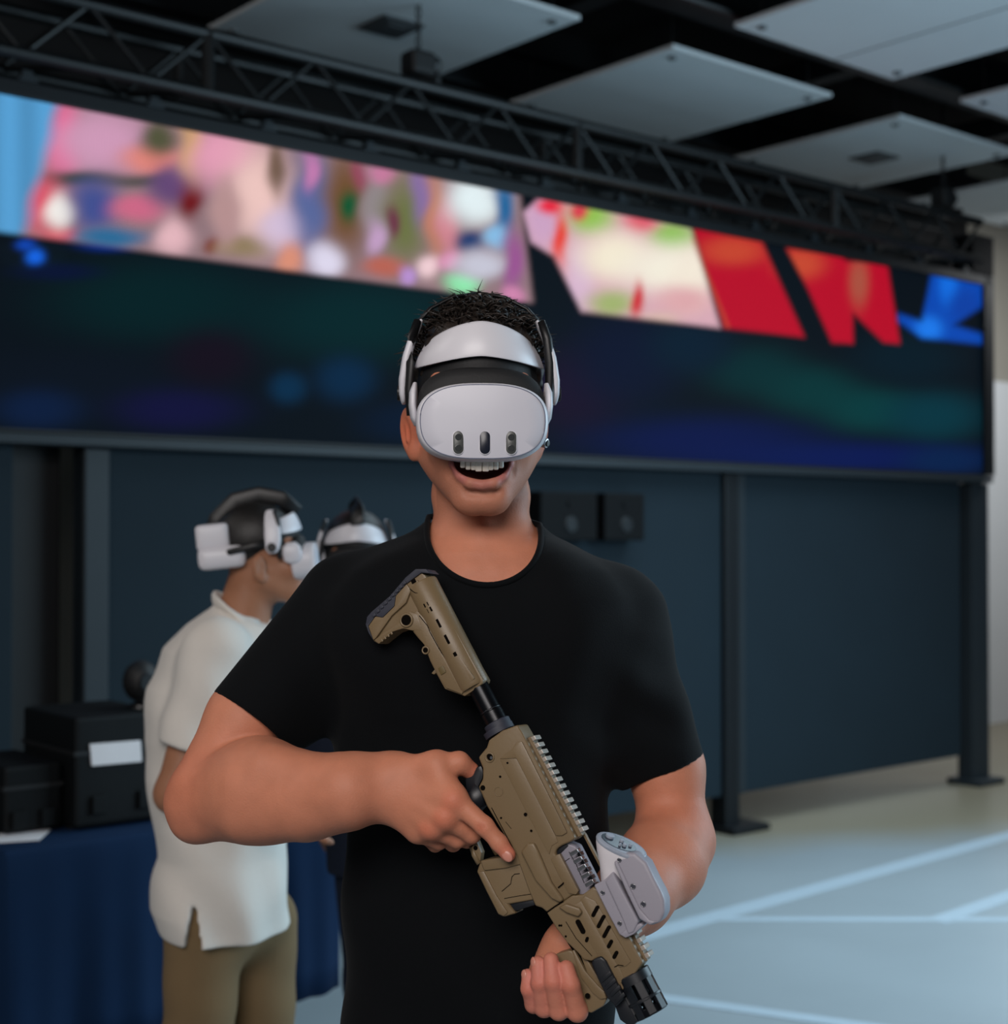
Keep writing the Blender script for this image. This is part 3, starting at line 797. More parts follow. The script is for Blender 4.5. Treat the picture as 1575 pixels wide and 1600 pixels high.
def bounds(pts, m):
    A = np.array(pts); return A.min(0) - m, A.max(0) + m
man = thing('person', 'smiling man in a black T-shirt wearing a white headset and holding a tan rifle controller', 'person', (p(750, 900, YT)[0], YT, 0))
v1 = nets(headneck, np.array([-0.24, 1.76, 1.415]), np.array([0.18, 2.06, 1.90]), 0.0022)
lo, hi = bounds([RS, RU, RE, *RF, *rI, *rP, *rT, *rM], 0.07); lo[0] += 0.0
v2 = nets(rarm, lo, hi, 0.0019)
lo, hi = bounds([LS, LU, LE, *LF] + [q for f in lF for q in f], 0.065)
v3 = nets(larm, lo, hi, 0.0019)
v4 = nets(lambda P: smax(torso(P, -0.014), P[:, 2] - np.float32(1.52), 0.01), np.array([-0.26, 1.75, 0.86]), np.array([0.22, 2.08, 1.56]), 0.010)
V, Q = join(v1, v2, v3, v4)
# skin tints: redder ears, knuckles, elbows and lips, a shaven jaw
def skin_tint(V, C, R, base, stubble=True):
    col = np.tile(base, (len(V), 1))
    q = (V - C) @ R
    X = np.abs(q[:, 0])
    def w(d, r): return np.clip(1 - d / r, 0, 1)[:, None]
    inh = (np.linalg.norm(q, axis=1) < 0.19)[:, None]
    ear = w(np.linalg.norm((np.stack([X, q[:, 1], q[:, 2]], 1) - [0.09, -0.005, -0.03]), axis=1), 0.045) * inh
    col = col * (1 - ear) + col * np.array([1.12, 0.72, 0.62]) * ear
    if stubble:
        st = (w(np.abs(q[:, 2] + 0.105), 0.05) * (q[:, 1] > 0.0)[:, None] * inh) * 0.42
        col = col * (1 - st) + np.array([0.22, 0.10, 0.068]) * st
        lip = np.minimum(chain_d(np.stack([X, q[:, 1], q[:, 2]], 1), [(0, 0.1125, -0.1015), (0.014, 0.1105, -0.0990), (0.026, 0.104, -0.0900), (0.0345, 0.0945, -0.0765)]),
                         chain_d(np.stack([X, q[:, 1], q[:, 2]], 1), [(0, 0.1145, -0.0655), (0.014, 0.112, -0.066), (0.035, 0.095, -0.0745)]))
        lw = np.clip((0.0075 - lip) / 0.0025, 0, 1)[:, None] * inh
        col = col * (1 - lw) + np.array([0.40, 0.130, 0.112]) * lw
        mouth = np.clip((0.003 - ell(q.astype(np.float32), (0, 0.100, -0.0715), (0.0330, 0.0335, 0.0235))) / 0.003, 0, 1)[:, None] * inh * (q[:, 1] < 0.108)[:, None]
        col = col * (1 - mouth) + np.array([0.10, 0.018, 0.016]) * mouth
    return col
def chain_d(P, pts):
    d = np.full(len(P), 9.0)
    for a, b in zip(pts[:-1], pts[1:]): d = np.minimum(d, cone(P.astype(np.float32), a, b, 0, 0))
    return d
col = skin_tint(V, HC1, HR1, SK)
def dab(col, V, c, r, f):
    w = np.clip(1 - np.linalg.norm(V - c, axis=1) / r, 0, 1)[:, None]; w = w * w * (3 - 2 * w)
    return col * (1 - w) + col * np.array(f) * w
PINK = (1.10, 0.80, 0.84)
for f in lF:
    for q_ in f[1:]: col = dab(col, V, q_, 0.034, (1.03, 0.98, 1.08))
    col = dab(col, V, f[2] + 0.008 * cv, 0.012, (0.95, 0.84, 0.82))
for q_ in (rI[0], rM[0], rR[0]): col = dab(col, V, q_ + 0.01 * cv, 0.02, (1.06, 0.80, 0.78))
col = dab(col, V, rI[1] + 0.009 * cv, 0.011, (0.92, 0.76, 0.74)); col = dab(col, V, rI[3], 0.022, PINK); col = dab(col, V, rT[3], 0.02, PINK)
col = dab(col, V, RE, 0.09, (1.04, 0.86, 0.82)); col = dab(col, V, LE, 0.10, (1.04, 0.84, 0.76))
body = mesh_obj('body', V, Q, M_skin, man, True, col)
body['label'] = 'tanned skin of head, arms and hands'
M_nail = mat('fingernail', (196, 130, 112), 0.35, var=0.03)
def nail(tip, prev, out, r, parent, sx=0.0058, sy=0.0078):
    d = (tip - prev) / np.linalg.norm(tip - prev); out = out - (out @ d) * d; out /= np.linalg.norm(out); s = np.cross(d, out)
    c = tip + out * (r - 0.0016) + d * 0.0005
    bm = bmesh.new(); bmesh.ops.create_uvsphere(bm, u_segments=12, v_segments=8, radius=1)
    for v in bm.verts: v.co = tuple(c + v.co.x * sx * s + v.co.y * sy * d + v.co.z * 0.0022 * out)
    bm_obj('fingernail', bm, M_nail, parent, True)
nail(rI[3], rI[2], cv * 0.9 + bv * 0.1 + av * 0.3, 0.0085, body)
nail(lF[0][3], lF[0][2], cv - 0.5 * bv, 0.0074, body, 0.0045, 0.006)
nail(lF[1][3], lF[1][2], cv - 0.7 * bv, 0.0082, body, 0.005, 0.0065)

# teeth
M_teeth = mat('tooth_enamel', (232, 222, 208), 0.25, var=0.03)
M_gum = mat('mouth_lining', (70, 22, 20), 0.5, var=0.1)
gum = bm_obj('gum', tube_bm([hw((x, 0.1060 - 7.5 * x * x, -0.0660)) for x in np.linspace(-0.028, 0.028, 13)], 0.006, 8), M_gum, man, True)
xs = [-0.0232, -0.0168, -0.0105, -0.0042, 0.0042, 0.0105, 0.0168, 0.0232]
ws = [0.0064, 0.0064, 0.0063, 0.0083, 0.0083, 0.0063, 0.0064, 0.0064]
hs = [0.0105, 0.0128, 0.0134, 0.0150, 0.0150, 0.0134, 0.0128, 0.0105]
for x, w_, h_ in zip(xs, ws, hs):
    y = 0.1125 - 7.5 * x * x
    Rt = HR1 @ np.array(Matrix.Rotation(-math.atan(15.0 * x), 3, 'Z'))
    bm_obj('tooth', box_bm(hw((x, y, -0.0700 - h_ / 2)), (w_ * 0.97, 0.005, h_), Rt, 0.0021, 3), M_teeth, gum, True)

# hair: a trimmed cap with loose locks
M_hair = mat('dark_brown_hair', (40, 33, 29), 0.40, var=0.35, scale=90, bump=0.3, bscale=300)
def hair_sdf(P):
    q = tolocal(P, HC1, HR1)
    d = ell(q, (0, -0.014, 0.050), (0.0835, 0.107, 0.092))
    nzv = 0.0035 * np.sin(q[:, 0] * 190 + 3 * np.sin(q[:, 1] * 80)) * np.cos(q[:, 2] * 120 + q[:, 1] * 60)
    d = d + nzv
    line = np.interp(q[:, 1], [-0.12, -0.05, 0.0, 0.035, 0.07, 0.11], [-0.075, -0.06, 0.0, 0.035, 0.092, 0.100])
    return smax(d, line - q[:, 2], 0.006)
hv = nets(hair_sdf, *bounds([hw((-.1, -.13, -.09)), hw((.1, .1, .16))], 0.02), 0.0035)
hair = mesh_obj('hair', hv[0], hv[1], M_hair, man)
lk = bmesh.new()
for k in range(1500):
    th = random.uniform(0, 2 * math.pi); ph = math.acos(random.uniform(0.12, 1.0))
    n = np.array([math.sin(ph) * math.cos(th), math.sin(ph) * math.sin(th), math.cos(ph)])
    q = np.array([0, -0.014, 0.050]) + n * np.array([0.082, 0.105, 0.0905])
    if q[1] > 0.03 and q[2] < 0.098: continue
    L_ = random.uniform(0.014, 0.034)
    flow = np.array([random.uniform(-0.7, 0.7), random.uniform(-0.2, 1.0), random.uniform(-0.1, 0.35)])
    d1 = n * 0.30 + 0.8 * flow; d1 /= np.linalg.norm(d1)
    d2 = n * 0.12 + 0.9 * flow + np.array([0, 0, -0.30]); d2 /= np.linalg.norm(d2)
    pts = [hw(q), hw(q + d1 * L_ * 0.5), hw(q + d1 * L_ * 0.5 + d2 * L_ * 0.5)]
    w_ = random.uniform(0.0007, 0.0019)
    tube_bm(pts, [w_, w_ * 0.8, w_ * 0.12], 4, bm=lk)
lo_ = bm_obj('hair_locks', lk, M_hair, hair, True); lo_['kind'] = 'stuff'

# ---- T-shirt
M_shirt = mat('black_cotton', (5, 7, 10), 0.9, var=0.10, scale=25, bump=0.25, bscale=700, sheen=0.02, spec=0.15)
def hemplane(a, b, Y):                                    # plane through the two hem ends, across the arm
    return p(*a, Y), p(*b, Y)
RHc = p(391, 1127, 1.872); RHd = (RE - RS) / np.linalg.norm(RE - RS)
e1 = p(445, 1170, 1.872) - p(335, 1086, 1.872); RHn = RHd - (RHd @ e1) / (e1 @ e1) * e1; RHn /= np.linalg.norm(RHn)
LHc = p(1041, 1202, 1.925); LHd = (LE - LS) / np.linalg.norm(LE - LS)
e1 = p(1097, 1178, 1.925) - p(985, 1226, 1.925); LHn = LHd - (LHd @ e1) / (e1 @ e1) * e1; LHn /= np.linalg.norm(LHn)
NKa, NKb, NKf = p(668, 816, 1.93), p(845, 829, 1.93), p(757, 904, 1.825)
NKn = np.cross(NKb - NKa, NKf - NKa); NKn = NKn / np.linalg.norm(NKn); NKn = NKn if NKn[2] > 0 else -NKn
f32 = lambda v: np.asarray(v, np.float32)
def folds(P):
    x, y, z = P[:, 0], P[:, 1], P[:, 2]
    low = np.clip((1.36 - z) / 0.25, 0, 1)
    f = 0.0022 * np.sin(38 * z + 16 * x + 2.5 * np.sin(9 * x)) * low
    f += 0.0022 * np.sin(60 * (x * 0.75 + z * 0.65) + 2 * np.sin(11 * z)) * np.exp(-((x + 0.2) / 0.09) ** 2 - ((z - 1.33) / 0.10) ** 2)
    f += 0.0030 * np.sin(70 * (x * 0.8 - z * 0.45) + 1.5 * np.sin(14 * z)) * np.exp(-((x - 0.13) / 0.08) ** 2 - ((z - 1.40) / 0.10) ** 2)
    f += 0.0018 * np.sin(52 * x + 14 * z) * np.exp(-((z - 1.05) / 0.1) ** 2)
    # creases running from the armpits and across the right shoulder
    f += 0.0026 * np.sin(85 * (0.55 * x + 0.83 * z) + 2.2 * np.sin(17 * x)) * np.exp(-((x - 0.14) / 0.05) ** 2 - ((z - 1.31) / 0.07) ** 2)
    f += 0.0022 * np.sin(75 * (0.35 * x + 0.9 * z) + 2 * np.sin(12 * x + 8 * z)) * np.exp(-((x - 0.19) / 0.06) ** 2 - ((z - 1.36) / 0.08) ** 2)
    f += 0.0030 * np.sin(55 * (0.9 * x + 0.45 * z) + 2.5 * np.sin(10 * z)) * np.exp(-((x - 0.08) / 0.06) ** 2 - ((z - 1.50) / 0.05) ** 2)
    f += 0.0026 * np.sin(55 * (0.9 * x - 0.45 * z) + 2.5 * np.sin(10 * z)) * np.exp(-((x + 0.17) / 0.06) ** 2 - ((z - 1.50) / 0.05) ** 2)
    return 1.35 * f
NKm = (NKa + NKb) / 2
def neck_cyl(P):                                          # the head opening reaches round the neck only
    dx = P[:, 0] - np.float32(NKm[0])
    zc = np.float32(NKm[2] - 0.004) + dx * np.float32((NKb[2] - NKa[2]) / (NKb[0] - NKa[0]))
    x = dx / NKW; z = np.minimum(P[:, 2] - zc, 0) / NKH
    return smax((np.sqrt(x * x + z * z) - 1) * 0.07, P[:, 1] - np.float32(1.992), 0.01)
NKW, NKH = 0.0715, 0.0665
def shirt_sdf(P):
    d = torso(P, 0.0)
    d = smin(d, smin(cone(P, p(695, 864, 1.95), p(548, 924, 1.935), 0.040, 0.044), cone(P, p(808, 872, 1.95), p(960, 946, 1.935), 0.041, 0.044), 0.03), 0.03)
    d = smin(d, smin(ell(P, p(640, 985, 1.86), (0.085, 0.055, 0.07)), ell(P, p(860, 990, 1.86), (0.085, 0.055, 0.07)), 0.06), 0.09)     # chest
    rs = smin(cone(P, RS, RHc + RHd * 0.04, 0.0640, 0.0600), cone(P, p(535, 1010, 1.93), p(455, 1130, 1.89), 0.040, 0.030), 0.035)
    rs = smax(rs, (P - f32(RHc)) @ f32(RHn), 0.003)
    ls = smin(cone(P, LS, LHc + LHd * 0.04, 0.0600, 0.0520), cone(P, p(955, 1040, 1.92), p(985, 1175, 1.92), 0.040, 0.022), 0.05)
    ls = smax(ls, (P - f32(LHc)) @ f32(LHn), 0.003)
    d = smin(d, rs, 0.030); d = smin(d, ls, 0.042)
    d = d + folds(P)
    d = smax(d, -neck_cyl(P), 0.004)
    d = smax(d, np.float32(0.83) - P[:, 2], 0.004)
    # open sleeve ends
    d = smax(d, -cone(P, RHc - RHd * 0.045, RHc + RHd * 0.05, 0.047, 0.058), 0.003)
    d = smax(d, -cone(P, LHc - LHd * 0.045, LHc + LHd * 0.05, 0.045, 0.0505), 0.003)
    return d
sv = nets(shirt_sdf, np.array([-0.42, 1.72, 0.82]), np.array([0.32, 2.08, 1.63]), 0.0036)
shirt = mesh_obj('t_shirt', sv[0], sv[1], M_shirt, man)
shirt['label'] = 'plain black short-sleeved T-shirt'
# ribbed collar: follow the edge of the neck opening
zsl = (NKb[2] - NKa[2]) / (NKb[0] - NKa[0])
front = []
for t in np.linspace(-0.25, math.pi + 0.25, 41):
    x = NKm[0] + (NKW + 0.002) * math.cos(t)
    z = NKm[2] - 0.004 + (x - NKm[0]) * zsl - (NKH + 0.002) * math.sin(t)
    Ys = np.linspace(1.72, 1.99, 270); pts = np.stack([np.full(270, x), Ys, np.full(270, z)], 1).astype(np.float32)
    s_ = shirt_sdf(pts); k = np.argmax(s_ < 0.0005) if (s_ < 0.0005).any() else None
    if k: front.append(np.array([x, Ys[k] - 0.0005, z]))
back = []
if len(front) > 4:
    a, b = front[-1], front[0]
    for t in np.linspace(0, 1, 12)[1:-1]:
        q = a * (1 - t) + b * t; q = q + np.array([0, 0.055 * math.sin(math.pi * t), 0.012 * math.sin(math.pi * t)]); back.append(q)
ringp = front + back
cen = np.mean(ringp, 0); rings = []
for i, q in enumerate(ringp):
    tgt = ringp[(i + 1) % len(ringp)] - ringp[i - 1]; tgt /= np.linalg.norm(tgt)
    x_, y_, _ = frame_from(tgt, (0, -0.8, 0.6))
    rings.append([q + 0.0040 * (math.cos(a) * x_ + math.sin(a) * y_) for a in np.linspace(0, 2 * math.pi, 8, endpoint=False)])
bm_obj('collar', loft_bm(rings, close=True), M_shirt, shirt, True)

# ---- trousers and shoes (below the picture's edge)
M_trs = mat('black_denim', (20, 21, 25), 0.85, var=0.12, scale=30, bump=0.2, bscale=500)
xc = p(750, 900, YT)[0]
def trous(P):
    hip = ell(P, (xc, YT, 0.90), (0.172, 0.112, 0.13))
    d = hip
    for s in (-1, 1):
        d = smin(d, chain(P, [(xc + s * .09, YT, .84), (xc + s * .105, YT - .005, .48), (xc + s * .11, YT + .01, .07)], [0.088, 0.066, 0.058], 0.03), 0.03)
    return smax(d, np.float32(0.045) - P[:, 2], 0.003)
tv = nets(trous, (xc - .28, YT - .2, 0.03), (xc + .28, YT + .2, 1.06), 0.009)
mesh_obj('trousers', tv[0], tv[1], M_trs, man)
def shoes(cx, cy, ang, parent, m, sole):
    R = np.array(Matrix.Rotation(ang, 3, 'Z')); c = np.array([cx, cy, 0.0])
    def f(P):
        Q = (P - f32(c)) @ f32(R)
        d = smin(cone(Q, (0, .05, .055), (0, -.14, .045), 0.042, 0.038), ell(Q, (0, .03, .075), (.042, .06, .045)), 0.03)
        return smax(d, 0.012 - Q[:, 2], 0.004)
    v = nets(f, c + [-.22, -.26, 0.0], c + [.22, .22, .15], 0.007)
    s = mesh_obj('shoe', v[0], v[1], m, parent)
    out = [c + R @ np.array([0.043 * math.cos(t) * (1 - 0.1 * math.sin(t)), -0.045 - 0.142 * math.sin(t), 0]) for t in np.linspace(0, 2 * math.pi, 28, endpoint=False)]
    bm_obj('sole', loop_prism([q + [0, 0, .018] for q in out], [q for q in out], 0.003), sole, s)
M_shoe = mat('dark_trainer', (28, 28, 32), 0.6, var=0.1); M_sole = mat('white_rubber_sole', (210, 210, 208), 0.6, var=0.05)
for s in (-1, 1): shoes(xc + s * 0.11, YT + 0.0, s * -0.12, man, M_shoe, M_sole)
# ================================================================== HEADSETS
M_white = mat('white_headset_shell', (212, 210, 216), 0.38, var=0.02, scale=10)
M_visor = mat('pale_grey_visor', (198, 197, 206), 0.42, var=0.02, scale=10)
M_foam = mat('black_face_foam', (15, 15, 17), 0.7, var=0.1, scale=60, bump=0.2)
M_strap = mat('black_strap', (13, 13, 15), 0.45, var=0.1, scale=30)
M_lens = mat('dark_lens_glass', (52, 54, 54), 0.15, var=0.05, coat=0.3)
M_pill = mat('grey_sensor_window', (66, 68, 66), 0.35, var=0.05)
M_pilld = mat('navy_sensor_window', (22, 26, 40), 0.3, var=0.05)
M_groove = mat('blue_grey_seam', (104, 110, 130), 0.5, var=0.03)
M_chrome = mat('brushed_steel', (150, 150, 152), 0.25, metal=0.9, var=0.1)

def visor_ring(sc, y, a=0.0805, b=0.0480, n=64, zc=-0.027, yc=0.14, curve=1.15):
    out = []
    for t in np.linspace(0, 2 * math.pi, n, endpoint=False):
        c, s = math.cos(t), math.sin(t); e = 2 / 2.75
        x = a * math.copysign(abs(c) ** e, c); z = b * math.copysign(abs(s) ** e, s)
        z += 0.0016 * (1 - (x / a) ** 2) * (1 if s < 0 else 0.2)
        x *= 1 - 0.045 * max(0, -z / b)
        x *= sc; z *= sc
        out.append((x, yc + y - curve * x * x, zc + z))
    return out
def headset(C, R, label, group, rear=False, detail=True):
    W = lambda L: [hw(q, C, R) for q in L]
    t = thing('vr_headset', label, 'headset', hw((0, 0.05, -0.07), C, R), group)
    # visor shell with a domed front plate
    prof = [(0.90, -0.062), (0.985, -0.058), (1.0, -0.050), (1.0, -0.016), (0.992, -0.0085), (0.975, -0.0035), (0.95, -0.0008), (0.93, 0.0)]
    shell = bm_obj('visor', loft_bm([W(visor_ring(s, y)) for s, y in prof]), M_white, t, True, auto=50)
    bm_obj('front_plate', loft_bm([W(visor_ring(s, y)) for s, y in ((0.93, -0.003), (0.93, 0.0), (0.925, 0.0006), (0.7, 0.0022), (0.4, 0.0034), (0.15, 0.0038))]), M_visor, shell, True, auto=50)
    seam = W(visor_ring(0.935, 0.0004, n=96))
    rings = []
    for i, q in enumerate(seam):
        d = seam[(i + 1) % 96] - seam[i - 1]; x, y, _ = frame_from(d)
        rings.append([q + 0.0006 * (math.cos(s) * x + math.sin(s) * y) for s in np.linspace(0, 2 * math.pi, 6, endpoint=False)])
    bm_obj('seam', loft_bm(rings, close=True), M_groove, shell, True)
    # three sensor windows
    for k, (x, m) in enumerate(((-0.0298, M_pill), (0.0020, M_pilld), (0.0335, M_pill))):
        zc = -0.0515; y0 = 0.14 + 0.0020 - 1.15 * x * x
        def pill(w, h, y, n=28):
            L = []
            for sg in (0, 1):
                for q in np.linspace(0, math.pi, n // 2):
                    cx, sz = math.cos(q + sg * math.pi), math.sin(q + sg * math.pi)
                    L.append((x + w * cx, y, zc + (h - w) * (1 - 2 * sg) + w * sz))
            return L
        bm_obj('window_rim', loft_bm([W(pill(0.0071, 0.0147, y0 - 0.003)), W(pill(0.0071, 0.0147, y0 + 0.0006)), W(pill(0.0064, 0.0140, y0 + 0.0011))]), M_white, shell, True, auto=40)
        w_ = bm_obj('sensor_window', loft_bm([W(pill(0.0061, 0.0137, y0 - 0.002)), W(pill(0.0061, 0.0137, y0 + 0.0014)), W(pill(0.0054, 0.0130, y0 + 0.0018))]), m, shell, True, auto=40)
        if k != 1 and detail:
            for dz in (-0.0066, 0.0066):
                c = hw((x, y0 + 0.0019, zc + dz), C, R)
                bm_obj('lens', cyl_bm(c, hw((0, 1, 0), C, R) - C, 0.0040, 0.0012, 18, 0.0003), M_lens, shell)
    # face foam, higher than the shell, hugging the brow
    fr = [(0.93, -0.024, 0.000), (0.97, -0.027, 0.012), (0.99, -0.031, 0.019), (0.985, -0.040, 0.023), (0.94, -0.050, 0.024), (0.86, -0.056, 0.022)]
    bm_obj('face_foam', loft_bm([[hw((q[0] * 0.985, q[1], (q[2] + up) if q[2] > -0.027 else -0.027 + (q[2] + 0.027) * 0.88), C, R) for q in visor_ring(s, y, curve=2.2)] for s, y, up in fr]), M_foam, t, True)
    # brow band
    def band(ra, rb, z0, z1, lean, t0, t1, n=41):
        rings = []
        for q in np.linspace(math.radians(t0), math.radians(t1), n):
            sd = abs(math.sin(q)); e = abs(q) / math.radians(max(abs(t0), abs(t1)))
            zm = 0.079 - 0.016 * sd ** 1.5 + (z0 + z1) / 2; hh = (z1 - z0) / 2 * (1 - 0.30 * e ** 2.2)
            th = 0.0028
            sec = []
            for (dr, dz) in ((-th, -1), (th * 0.4, -1.0), (th, -0.86), (th * 1.5, 0), (th, 0.86), (th * 0.4, 1.0), (-th, 1)):
                k = lean * (dz + 1) / 2
                rr = dr - k
                sec.append(hw(((ra + rr) * math.sin(q), -0.006 + (rb + rr) * math.cos(q), zm + hh * dz), C, R))
            rings.append(sec)
        return loft_bm(rings)
    bd = bm_obj('brow_band', band(0.0865, 0.1125, -0.0225, 0.0225, 0.015, -68, 68), M_white, t, True, auto=60)
    bm_obj('brow_pad', band(0.0800, 0.1065, -0.0540, 0.0215, 0.012, -80, 80), M_foam, t, True, auto=60)
    for s in (-1, 1):
        # white temple arm
        arm = [(s * 0.0730, 0.034, 0.110), (s * 0.0845, 0.036, 0.088), (s * 0.0920, 0.036, 0.062), (s * 0.0965, 0.034, 0.034), (s * 0.0970, 0.032, 0.016), (s * 0.0955, 0.031, 0.004)]
        pts = []
        for a, b in zip(arm[:-1], arm[1:]):
            for k in np.linspace(0, 1, 5)[:-1]: pts.append(np.array(a) * (1 - k) + np.array(b) * k)
        pts.append(np.array(arm[-1]))
        nn_ = len(pts); rings = []
        for i, q in enumerate(pts):
            f = math.sin(math.pi * min(1, max(0.0, (i + 0.6) / (nn_ + 0.2)))) ** 0.35
            w = 0.0058 * f; dep = 0.0200 * f
            d = pts[min(i + 1, nn_ - 1)] - pts[max(i - 1, 0)]; d = d / np.linalg.norm(d)
            nx = np.array([d[2], 0, -d[0]]); nx = nx if nx[0] * s > 0 else -nx
            rings.append([hw(q + w * math.copysign(abs(math.cos(k)) ** 0.7, math.cos(k)) * nx + dep * math.sin(k) * np.array([0, 1.0, 0]), C, R) for k in np.linspace(0, 2 * math.pi, 16, endpoint=False)])
        ao = bm_obj('temple_arm', loft_bm(rings), M_white, t, True, auto=60)
        bm_obj('arm_pivot', cyl_bm(hw((s * 0.1010, 0.030, 0.018), C, R), hw((1, 0, 0), C, R) - C, 0.010, 0.006, 18, 0.0015), M_strap, ao)
        # black link under the arm and strap over the head
        bm_obj('inner_link', tube_bm([hw(q, C, R) for q in ((s * 0.078, 0.046, 0.108), (s * 0.0855, 0.050, 0.085), (s * 0.0885, 0.050, 0.055), (s * 0.0885, 0.048, 0.020), (s * 0.087, 0.046, -0.012))], [0.005, 0.006, 0.0065, 0.006, 0.005], 10), M_strap, t, True)
        # white hinge paddle beside the visor
        hp = [(s * 0.0815, 0.078, 0.026), (s * 0.0835, 0.078, 0.014), (s * 0.0840, 0.078, -0.002), (s * 0.0825, 0.078, -0.018), (s * 0.0805, 0.078, -0.027)]
        rings = []
        for i, q in enumerate(hp):
            f = [0.45, 0.95, 1.0, 0.9, 0.4][i]
            rings.append([hw(np.array(q) + np.array([0.0055 * f * math.cos(k), 0.024 * f * math.sin(k), 0]), C, R) for k in np.linspace(0, 2 * math.pi, 14, endpoint=False)])
        bm_obj('hinge_paddle', loft_bm(rings), M_white, t, True)
        bm_obj('side_strap', tube_bm([hw(q, C, R) for q in ((s * 0.096, 0.026, 0.030), (s * 0.094, -0.02, 0.026), (s * 0.088, -0.07, 0.018), (s * 0.06, -0.115, 0.008), (0, -0.132, 0.002))], 0.007, 10, flat=0.45, up=(0, 1, 0)), M_strap, t, True)
    ov = [(0.0, 0.100, 0.098), (0.0, 0.065, 0.138), (0.0, 0.01, 0.154), (0.0, -0.05, 0.146), (0.0, -0.10, 0.105), (0.0, -0.126, 0.045)]
    if rear:
        bm_obj('crown_strap', tube_bm([hw(q, C, R) for q in ov], 0.018, 12, flat=0.25, up=(0, 1, 0)), M_strap, t, True)
        rc = lambda x, y, z: hw((x, y, z), C, R)
        cr = bm_obj('rear_cradle', box_bm(rc(0, -0.094, 0.006), (0.172, 0.118, 0.056), R, 0.018, 3), M_white, t, True, auto=50)
        bat = bm_obj('battery_pack', box_bm(rc(0.0, -0.112, 0.058), (0.150, 0.082, 0.066), R, 0.012, 3), M_white, t, True, auto=50)
        bm_obj('battery_label', box_bm(rc(0.0755, -0.112, 0.046), (0.002, 0.050, 0.016), R, 0.0005), M_pill, bat)
        bm_obj('dial', cyl_bm(rc(0.088, -0.050, 0.002), rc(1, 0, 0) - rc(0, 0, 0), 0.022, 0.012, 20, 0.003), M_white, t)
    else:
        for s in (-1, 1):
            bm_obj('crown_strap', tube_bm([hw(q, C, R) for q in ((s * 0.0795, 0.034, 0.106), (s * 0.062, 0.028, 0.126), (s * 0.034, 0.020, 0.142), (s * 0.004, 0.014, 0.1475))][::s], 0.0065, 10, flat=0.4), M_strap, t, True)
        kb = bm_obj('volume_knob', merge(cyl_bm(hw((0.0795, 0.070, -0.047), C, R), hw((0.8, 0.5, -0.2), C, R) - C, 0.0062, 0.009, 16, 0.0015)), M_chrome, t)
        bm_obj('knob_cap', cyl_bm(hw((0.0830, 0.0725, -0.048), C, R), hw((0.8, 0.5, -0.2), C, R) - C, 0.0040, 0.004, 14, 0.001), M_strap, t)
    return t
headset(HC1, HR1, 'white headset with three sensor windows worn by the smiling man in front', 'headsets worn by the visitors')
# ================================================================== RIFLE-SHAPED CONTROLLER
M_tan = mat('tan_printed_plastic', (114, 95, 68), 0.42, var=0.06, scale=12, bump=0.06, bscale=300)
M_tan2 = M_tan
M_gdark = mat('charcoal_rubber', (40, 42, 54), 0.6, var=0.1, scale=30)
M_gblack = mat('black_anodised', (15, 16, 20), 0.28, metal=0.5, var=0.1, scale=20)
M_gbp = mat('black_polymer', (17, 20, 26), 0.42, var=0.1, scale=20)
M_hole = mat('deep_brown_recess', (11, 8, 6), 0.9, var=0.1, spec=0.05)
M_bolt = mat('grey_bolt_plastic', (128, 124, 134), 0.45, var=0.04)
M_hold = mat('grey_holster_plastic', (146, 142, 152), 0.46, var=0.04, scale=15, bump=0.05, bscale=200)
M_rail = mat('rail_metal', (166, 156, 146), 0.36, metal=0.25, var=0.08)

gun = thing('toy_rifle', 'tan rifle-shaped game controller with black muzzle held across the man\'s chest', 'toy gun', GO)
def pr(name, poly, c1, c2, m, parent=None, bevel=0.0012, seg=2, auto=35):
    """solid whose near face shows this outline, from side offset c1 (near) to c2 (far)"""
    A = [gp(x, y, c1) for x, y in poly]
    B = [q + (c2 - c1) * cv for q in A]
    o = bm_obj(name, loop_prism(A, B, bevel, seg), m, parent or gun, False, auto=auto)
    return o
# ---- stock
stock_out = [(664, 899), (692, 948), (722, 1004), (755, 1063), (754, 1068), (738, 1080), (726, 1088), (695, 1076.5), (683, 1055), (672, 1033), (668.5, 1024), (661, 1019), (663, 1008),
             (653, 997), (644, 985.5), (630, 982), (614, 987), (591.5, 1006.5), (583, 1001), (575, 978.5), (586, 963), (597.6, 965), (616, 947), (618, 931), (635, 912), (658, 895)]
stock = pr('stock', stock_out, 0.0125, -0.0125, M_tan, bevel=0.0015)
def tubeplate(name, poly, c, m, parent, bevel):
    return pr(name, poly, c, -c, m, parent, bevel, 3)
# rounded cheek tube along the top of the stock
ca, cb = gabc(gp(662, 910, 0)), gabc(gp(750, 1068, 0))
def sec(a, b, r, k=18, sq=1.0):
    return [gw(a, b + r * math.cos(t) * sq, r * math.sin(t)) for t in np.linspace(0, 2 * math.pi, k, endpoint=False)]
b_top = gabc(gp(718, 978, 0.004))[1]
rt = 0.0195
bm_obj('cheek_tube', bev(loft_bm([sec(a, b_top - rt, r, 24) for a, r in ((ca[0], rt - 0.001), (ca[0] + 0.002, rt), (cb[0] - 0.002, rt), (cb[0] + 0.001, rt - 0.0015))]), 0.0), M_tan, stock, True, auto=40)
pr('side_panel', [(636, 914), (652, 906), (672, 940), (716, 1022), (742, 1060), (733, 1068), (718, 1050), (690, 998), (664, 950), (650, 934)], 0.0185, 0.008, M_tan, stock, 0.002, 2)
pr('butt_rim', [(586, 963), (597.6, 965), (616, 947), (618, 931), (635, 912), (642, 922), (634, 942), (612, 962), (588, 996), (583, 1001), (575, 978.5)], 0.0165, -0.0165, M_tan, stock, 0.0018)
